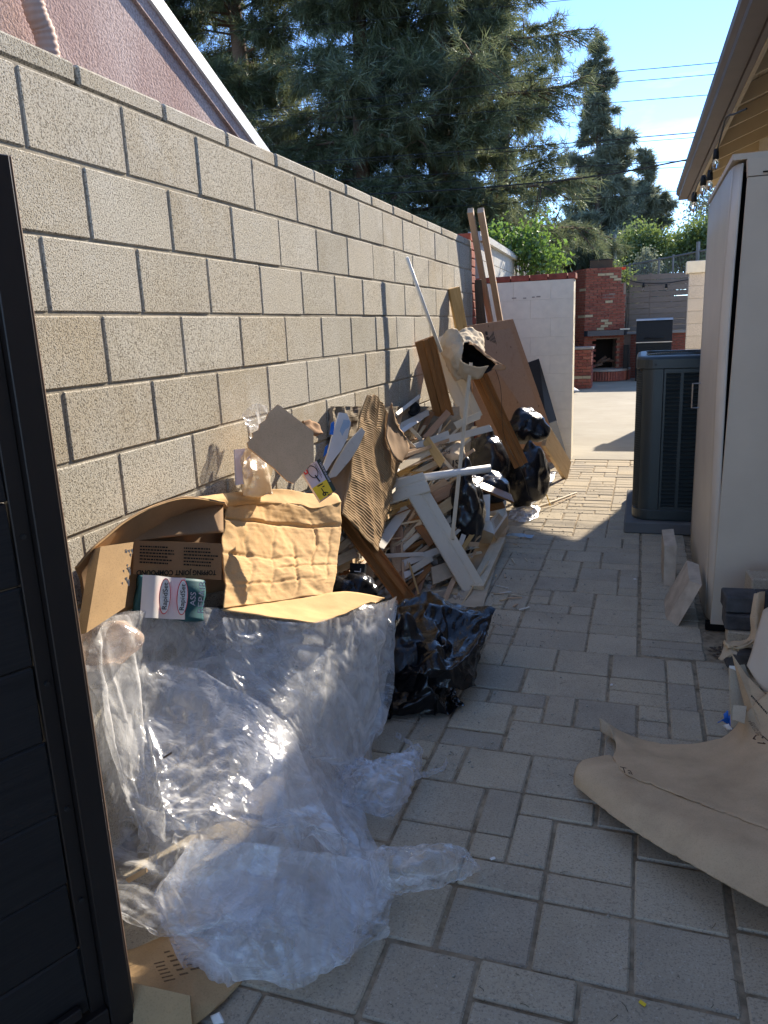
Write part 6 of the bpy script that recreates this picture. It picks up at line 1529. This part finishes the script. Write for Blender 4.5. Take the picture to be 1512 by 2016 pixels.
patch('side_lobe', [[(648, 1520, 2.10), (700, 1495, 2.20), (745, 1498, 2.25), (790, 1480, 2.34), (826, 1462, .10, 'Z')],
                    [(650, 1560, 2.03), (705, 1545, .12, 'Z'), (755, 1550, .13, 'Z'), (800, 1525, .10, 'Z'), (830, 1495, .05, 'Z')],
                    [(665, 1605, .04, 'Z'), (715, 1598, .03, 'Z'), (768, 1612, .02, 'Z'), (790, 1570, .03, 'Z'), (812, 1545, .015, 'Z')]], 60, 44, M['filmwad'], ps, disp=film_disp(47, .04, 9, (.8, .3, .2), .02, 24))
for pts in ([(818, 1480), (805, 1462), (790, 1452), (775, 1446)], [(822, 1528), (845, 1522), (868, 1514), (882, 1497)]):
    patch('wisp', [[(x, y-5, .03, 'Z') for x, y in pts], [(x, y+5, .012, 'Z') for x, y in pts]], 24, 6, M['filmwad'], ps, disp=lambda u, v, p: .025*(crumple(p, 18, 2, 3)-.4))
BAGS.append(('peach_bag', (205, 1270, 1.66), (.09, .07, .06), 71, M['pinkbag'], None, 4, 1.6, [], ('peach coloured plastic bag at the edge of the clear sheeting', 'bag')))
sim_sheets([('drape', main, 100, 110, M['film'], ps, 1.40, 1.25, 1), ('drape', main[1:], 80, 90, M['film2'], ps, 1.5, 1.35, 5),
            ('curtain', curt, 80, 80, M['film'], ps, 1.5, 1.2, 9), ('tongue', tongue, 80, 80, M['film2'], ps, 1.30, 1.45, 13), ('front_lobe', front, 90, 90, M['film'], ps, 1.5, 1.5, 17), ('front_lobe', front, 80, 80, M['filmwad'], ps, 1.9, 1.7, 21), ('drape', main[:5], 80, 80, M['film'], ps, 1.7, 1.4, 25)]+LIMP+CREAM, BAGS, main, 22)
# half-seen bags beneath the sheeting, added also to block sun from the film
bag('hidden_bag', (560, 1290, 2.62), (.22, .26, .27), 77, M['bag'], 'dark rubbish bag under the kraft box behind the hanging film', amp=.18, scale=7, sub=4)
bag('hidden_bag', (470, 1310, 2.34), (.14, .22, .24), 78, M['bag'], 'dark rubbish bag under the left side of the kraft box', amp=.18, scale=7, sub=4)
bag('hidden_bag', (690, 1270, 2.85), (.16, .2, .22), 79, M['bag'], 'dark rubbish bag under the right side of the kraft box', amp=.18, scale=7, sub=4)
board('yellow_splinter', (250, 1735, 1.27), (288, 1713, 1.29), .012, .005, M['pine'], None, None, .0008, label='yellow wood splinter caught on the clear sheeting', cat='splinter')
tag(G().tube([at((322, 1492, 1.44)), at((338, 1482, 1.46))], .003, 4).build('twig', M['darkwood']), 'short dark twig lying on the smooth plastic tongue', 'twig')

# ---------------------------------------------------------------- flattened carton under the gate
fc_ = thing('flat_carton', 'flattened brown carton with small print on the paving beside the gate', 'carton', tuple(U(380, 1930, .0, 'Z')))
patch('top_face', [[(248, 1870, .04, 'Z'), (330, 1838, .05, 'Z'), (400, 1850, .06, 'Z'), (476, 1935, .012, 'Z')], [(250, 1925, .06, 'Z'), (320, 1960, .06, 'Z'), (375, 1975, .05, 'Z'), (440, 1972, .012, 'Z')], [(255, 1990, .05, 'Z'), (310, 2030, .03, 'Z'), (345, 2050, .02, 'Z'), (370, 2030, .012, 'Z')]], 30, 24, M['kraft'], fc_, thick=.004, lin=True, disp=cd_disp(.012, 7, 4))
panel('end_flap', [(262, 1935, .10, 'Z'), (374, 1960, .085, 'Z'), (380, 2060, .01, 'Z'), (262, 2060, .02, 'Z')], .01, M['kraft'], fc_)
TQ = [U(285, 1868, .075, 'Z'), U(350, 1850, .078, 'Z'), U(420, 1930, .05, 'Z'), U(330, 1950, .075, 'Z')]
for i, qd in enumerate((((.02, .35), (.30, .35), (.30, .85), (.02, .85)), ((.42, .15), (.62, .15), (.62, .8), (.42, .8)), ((.72, .05), (.98, .05), (.98, .75), (.72, .75)))):
    bars('small_print', [quad_pt(TQ, *a) for a in qd], 6, M['inkbrown'], fc_, 20+i, .35)
o = patch('white_chip', [[(413, 2000, .01, 'Z'), (428, 1994, .03, 'Z')], [(420, 2016, .01, 'Z'), (440, 2014, .02, 'Z')]], 4, 4, M['offwhite'], thick=.006); tag(o, 'white chip on the paving at the corner of the flat carton', 'scrap')

# ---------------------------------------------------------------- the gate
gt = thing('garden_gate', 'dark brown metal gate with wide horizontal slats standing open on the left', 'gate', (-1.1, 1.1, 0))
ga = R(24.5); gd = V((sin(ga), cos(ga), 0)); gn = V((cos(ga), -sin(ga), 0)); gp_ = V((-1.074, 1.150, 0))
GM = Matrix((gd, gn, V((0, 0, 1)))).transposed()
def gbox(a0, a1, z0, z1, t0, t1, name, mat, ch=.002):
    c = gp_+gd*((a0+a1)/2)+gn*((t0+t1)/2)+V((0, 0, (z0+z1)/2))
    return G().box(c, (a1-a0, t1-t0, z1-z0), GM, ch).build(name, mat, gt)
gbox(-.052, .0, .04, 1.868, -.02, .032, 'stile', M['gate'])
gbox(-.085, -.053, .04, 1.866, -.015, .012, 'stile_rebate', M['gate'])
gbox(.001, .010, .04, 1.87, -.022, .02, 'sunlit_edge_strip', M['gatelit'])  # strip coloured lighter to stand for the sunlit edge of the stile
gbox(-.95, -.054, .06, .115, -.018, .03, 'bottom_rail', M['gate']); gbox(-.95, -.054, 1.825, 1.866, -.018, .03, 'top_rail', M['gate'])
z = .12
while z < 1.70:
    board('slat', gp_-gd*.95+V((0, 0, z+.082)), gp_-gd*.086+V((0, 0, z+.082)), .1625, .016, M['gateslat'], gt, gn, .004); z += .164
for zz in (.4, .62, .9, 1.2, 1.5):
    c = gp_-gd*.07+gn*.013+V((0, 0, zz)); G().tube([c, c+gn*.006], .005, 8).build('rivet', M['rivet'], gt)
gbox(-.2, -.11, .135, .16, .014, .03, 'latch_plate', M['gate'])
gq = tag(G().box((.345, 1.42, .5), (.05, .06, 1.0), None, .003).build('gate_post', M['gate']), 'dark brown metal post at the lower right edge of the picture', 'post')

# ---------------------------------------------------------------- right side: pavers, bricks, torn cardboard
q1 = [U(1306, 1154, 4.56), U(1329, 1155, 4.555), U(1332, 1074, 4.62), U(1308, 1076, 4.62)]
lp1 = G().prism(q1, U(1303, 1043, 4.86)-U(1308, 1076, 4.62)).build('loose_paver', M['tanpaver'])
tag(lp1, 'tan paver standing upright against the condenser pad', 'paver', 'loose pavers standing by the cabinet')
q2 = [U(1310, 1223, 4.02), U(1334, 1234, 3.93), U(1382, 1152, 3.96), U(1357, 1143, 4.02)]
lp2 = G().prism(q2, U(1352, 1103, 4.26)-U(1357, 1143, 4.02)).build('loose_paver', M['tanpaver'])
tag(lp2, 'tan paver tilted on its corner against the metal cabinet', 'paver', 'loose pavers standing by the cabinet')
def brk(name, px, py, Y, dims, rz, label, mat='paver', grp='loose blocks stacked before the cabinet'):
    c = U(px, py, Y); o = G().box((c.x, c.y, max(c.z, dims[2]/2)), dims, Matrix.Rotation(rz, 3, 'Z'), .006).build(name, M[mat]); return tag(o, label, 'block', grp)
M['darkpaver'] = plain('dark_paver', (.075, .073, .072), .9, .2, var=.4, bump=.5, scale=120)
brk('loose_block', 1457, 1182, 3.52, (.14, .13, .075), .08, 'dark block uppermost of the stack before the cabinet door', 'darkpaver')
brk('loose_block', 1457, 1217, 3.50, (.135, .13, .07), .02, 'dark block second from the top of the stack before the cabinet', 'darkpaver')
brk('loose_block', 1461, 1250, 3.48, (.13, .13, .07), -.04, 'paler block third down the stack before the cabinet door', 'paver')
brk('loose_block', 1462, 1290, 3.44, (.15, .14, .07), .06, 'lowest block of the stack before the cabinet on the paving', 'darkpaver')
brk('loose_block', 1510, 1152, 3.66, (.16, .13, .10), .1, 'tan block behind the stack at the picture edge', 'paver')
brk('loose_block', 1512, 1215, 3.64, (.16, .12, .30), .1, 'grey block supporting the tan block at the picture edge', 'darkpaver')
# big torn cardboard on the paving
tc_ = thing('torn_cardboard', 'big torn sheet of tan cardboard curling up from the paving', 'cardboard', (.25, 2.1, 0))
patch('front_lobe', [[(1129, 1544, .02, 'Z'), (1200, 1602, .065, 'Z'), (1290, 1662, .09, 'Z'), (1400, 1724, .11, 'Z'), (1520, 1788, .13, 'Z'), (1620, 1835, .14, 'Z')],
                     [(1131, 1520, .055, 'Z'), (1215, 1560, .10, 'Z'), (1305, 1602, .13, 'Z'), (1410, 1652, .15, 'Z'), (1520, 1698, .16, 'Z'), (1620, 1735, .17, 'Z')],
                     [(1150, 1496, .07, 'Z'), (1225, 1520, .10, 'Z'), (1315, 1556, .12, 'Z'), (1415, 1594, .13, 'Z'), (1520, 1630, .14, 'Z'), (1620, 1665, .15, 'Z')],
                     [(1200, 1484, .06, 'Z'), (1245, 1508, .08, 'Z'), (1325, 1538, .095, 'Z'), (1420, 1570, .105, 'Z'), (1520, 1600, .12, 'Z'), (1620, 1630, .13, 'Z')]], 90, 40, M['kraftgrey'], tc_, thick=.004,
      disp=lambda u, v, p: .012*(crumple(p, 3.6, 2, 3)-.4)+.0015*noise.noise(p*30), edge=lambda u, v: (0, (.02*noise.noise(V((u*26, 3, 0)))+.012*noise.noise(V((u*70, 1, 0)))) if v > .9 or v < .05 else 0))
patch('rear_lobe', [[(1206, 1492, .066, 'Z'), (1232, 1522, .108, 'Z'), (1318, 1558, .128, 'Z'), (1416, 1596, .138, 'Z'), (1520, 1634, .15, 'Z'), (1620, 1670, .155, 'Z')],
                    [(1212, 1462, .05, 'Z'), (1262, 1486, .07, 'Z'), (1330, 1512, .085, 'Z'), (1425, 1530, .10, 'Z'), (1520, 1545, .14, 'Z'), (1620, 1560, .15, 'Z')],
                    [(1195, 1432, .05, 'Z'), (1250, 1462, .03, 'Z'), (1325, 1482, .03, 'Z'), (1425, 1478, .06, 'Z'), (1520, 1440, .16, 'Z'), (1620, 1430, .2, 'Z')],
                    [(1182, 1414, .06, 'Z'), (1242, 1447, .012, 'Z'), (1320, 1466, .012, 'Z'), (1420, 1450, .05, 'Z'), (1470, 1400, .16, 'Z'), (1540, 1330, .28, 'Z')]], 90, 50, M['kraftgrey'], tc_, thick=.004,
      disp=lambda u, v, p: .010*(crumple(p, 3.8, 2, 6)-.4)+.0015*noise.noise(p*30), edge=lambda u, v: (.02*noise.noise(V((v*20, 3, 0))) if u < .05 else 0, (.02*noise.noise(V((u*26, 7, 0)))+.012*noise.noise(V((u*70, 2, 0)))) if v > .93 or v < .05 else 0))
patch('curled_tip', [[(1180, 1413, .075, 'Z'), (1196, 1424, .07, 'Z'), (1206, 1440, .06, 'Z')], [(1183, 1440, .03, 'Z'), (1196, 1450, .03, 'Z'), (1208, 1456, .045, 'Z')]], 10, 8, M['tan'], tc_, thick=.003, disp=cd_disp(.01, 14, 2))
mk = U(1236, 1522, .125, 'Z')
words('marker_writing', 'Ta', mk+V((0, 0, .006)), V((1, -.12, 0)), (0, 1, 0), .035, M['inkbrown'], tc_, V((0, -.2, 1)), shear=-.4)
pr_ = [U(1440, 1440, .10, 'Z')]
c = U(1502, 1470, .15, 'Z')
for k_ in range(3):
    a = 2*pi*k_/3+.5; g = G(); o_ = U(1497, 1458, .165, 'Z')
    p = [o_+V((cos(a+t)*.022, sin(a+t)*.028, .004)) for t in (-.55, .55)]
    g.tube([p[0], p[1]], .0022, 4); g.tube([p[1], p[1]+(o_-p[1])*.35], .0022, 4); g.build('recycle_mark', M['inkbrown'], tc_)
words('print', 'RECYCLABLE', U(1484, 1436, .15, 'Z')+V((0, 0, .004)), V((-.35, 1, 0)), (-1, 0, 0), .012, M['inkbrown'], tc_, V((0, -.3, 1)))
words('print', 'PLEASE RECYCLE', U(1492, 1440, .155, 'Z')+V((0, 0, .004)), V((-.35, 1, 0)), (-1, 0, 0), .010, M['inkbrown'], tc_, V((0, -.3, 1)))
uc = thing('upright_cardboard', 'torn cardboard panels standing up at the picture edge with stripped corners', 'cardboard', tuple(U(1470, 1440, .05, 'Z')))
panel('stripped_panel', [(1436, 1312, 2.95), (1466, 1308, 2.98), (1492, 1372, 2.92), (1470, 1455, 2.76), (1440, 1430, 2.78)], .005, M['tan'], uc)
panel('white_corner', [(1436, 1311, 2.945), (1452, 1312, 2.95), (1453, 1323, 2.945), (1436, 1324, 2.945)], .004, M['offwhite'], uc)
panel('printed_panel', [(1440, 1285, 3.0), (1470, 1330, 2.9), (1512, 1372, 2.8), (1570, 1420, 2.7), (1570, 1470, 2.6), (1500, 1440, 2.65), (1466, 1392, 2.8)], .005, M['kraftgrey'], uc)
bars('print', [U(1480, 1368, 2.76), U(1512, 1404, 2.68), U(1510, 1408, 2.67), U(1478, 1372, 2.75)], 1, M['ink'], uc, 6, .8)
panel('small_flap', [(1443, 1388, 2.74), (1470, 1390, 2.74), (1466, 1424, 2.66), (1442, 1416, 2.68)], .004, M['tan'], uc)
cl_ = thing('curled_strip', 'thick grey strip of torn cardboard curling over the stacked blocks', 'cardboard', tuple(U(1470, 1290, 3.2)))
patch('strip', [[(1484, 1168, 3.30), (1494, 1165, 3.3), (1506, 1164, 3.32)], [(1476, 1220, 3.22), (1490, 1222, 3.2), (1503, 1225, 3.24)], [(1473, 1255, 3.16), (1486, 1258, 3.12), (1497, 1258, 3.16)], [(1440, 1262, 3.12), (1450, 1276, 3.05), (1462, 1276, 3.08)], [(1426, 1258, 3.12), (1428, 1264, 3.06), (1434, 1276, 3.04)]], 14, 50, M['kraftgrey'], cl_, thick=.012, disp=cd_disp(.012, 12, 3), edge=ragged(.03, 9, 3))
patch('peel', [[(1426, 1262, 3.1), (1440, 1275, 3.06), (1452, 1282, 3.04)], [(1420, 1285, 3.08), (1432, 1282, 3.05), (1448, 1288, 3.02)], [(1412, 1296, 3.08), (1420, 1300, 3.06), (1436, 1290, 3.04)]], 10, 12, M['tan'], cl_, thick=.006, disp=cd_disp(.012, 14, 3))
patch('grey_panel', [[(1500, 1200, 3.1), (1540, 1180, 3.05), (1580, 1180, 3.0)], [(1480, 1275, 3.0), (1520, 1280, 2.93), (1570, 1290, 2.9)], [(1470, 1310, 2.95), (1506, 1362, 2.84), (1570, 1400, 2.75)]], 16, 16, M['cabinet'], uc, thick=.004, disp=cd_disp(.012, 4, 3))
bt = thing('blue_tape', 'scrunched scrap of blue and white tape beside the torn cardboard', 'tape', tuple(U(1432, 1425, .02, 'Z')))
for i, (a_, b_) in enumerate((((1428, 1402), (1430, 1420)), ((1417, 1420), (1438, 1424)), ((1436, 1406), (1442, 1434)))):
    q0, q1 = U(a_[0], a_[1], .05, 'Z'), U(b_[0], b_[1], .03, 'Z'); s_ = V((.008, .004, .006))
    patch('tape', [[q0-s_, q0.lerp(q1, .5)-s_+V((0, 0, .01)), q1-s_], [q0+s_, q0.lerp(q1, .5)+s_+V((0, 0, .012)), q1+s_]], 10, 4, M['blue'], bt, thick=.001, disp=cd_disp(.01, 30, i))
patch('white_scrap', [[(1422, 1428, .03, 'Z'), (1434, 1424, .05, 'Z')], [(1428, 1438, .015, 'Z'), (1440, 1436, .04, 'Z')]], 6, 6, M['offwhite'], bt, thick=.001, disp=cd_disp(.01, 30, 7))
for i, (px, py, lb) in enumerate(((1250, 1140, 'white paper fleck on the paving left of the loose pavers'), (1204, 1348, 'white plaster fleck on the middle of the paving'), (1265, 1975, 'yellow fleck in the paving joint nearest the camera'), (970, 1690, 'pale plaster fleck beside the plastic tail'))):
    p = U(px, py, .004, 'Z'); o = G().box(p, (.016, .009, .004), Matrix.Rotation(i*1.3, 3, 'Z'), .001).build('fleck', M['yellow'] if i == 2 else M['offwhite']); tag(o, lb, 'fleck')
gg = G(); r6 = random.Random(12)
for i in range(16):
    p = U(1415+r6.gauss(0, 8), 1283+r6.gauss(0, 6), .006, 'Z'); a = r6.uniform(0, 3)
    gg.prism([p, p+V((cos(a)*.02, sin(a)*.02, .004)), p+V((cos(a+.5)*.03, sin(a+.5)*.03, .002)), p+V((cos(a+1)*.014, sin(a+1)*.014, 0))], (0, 0, .001))
tag(gg.build('dry_leaves', M['darkwood']), 'small dry leaves on the paving at the cabinet corner', 'leaves', kind='stuff')
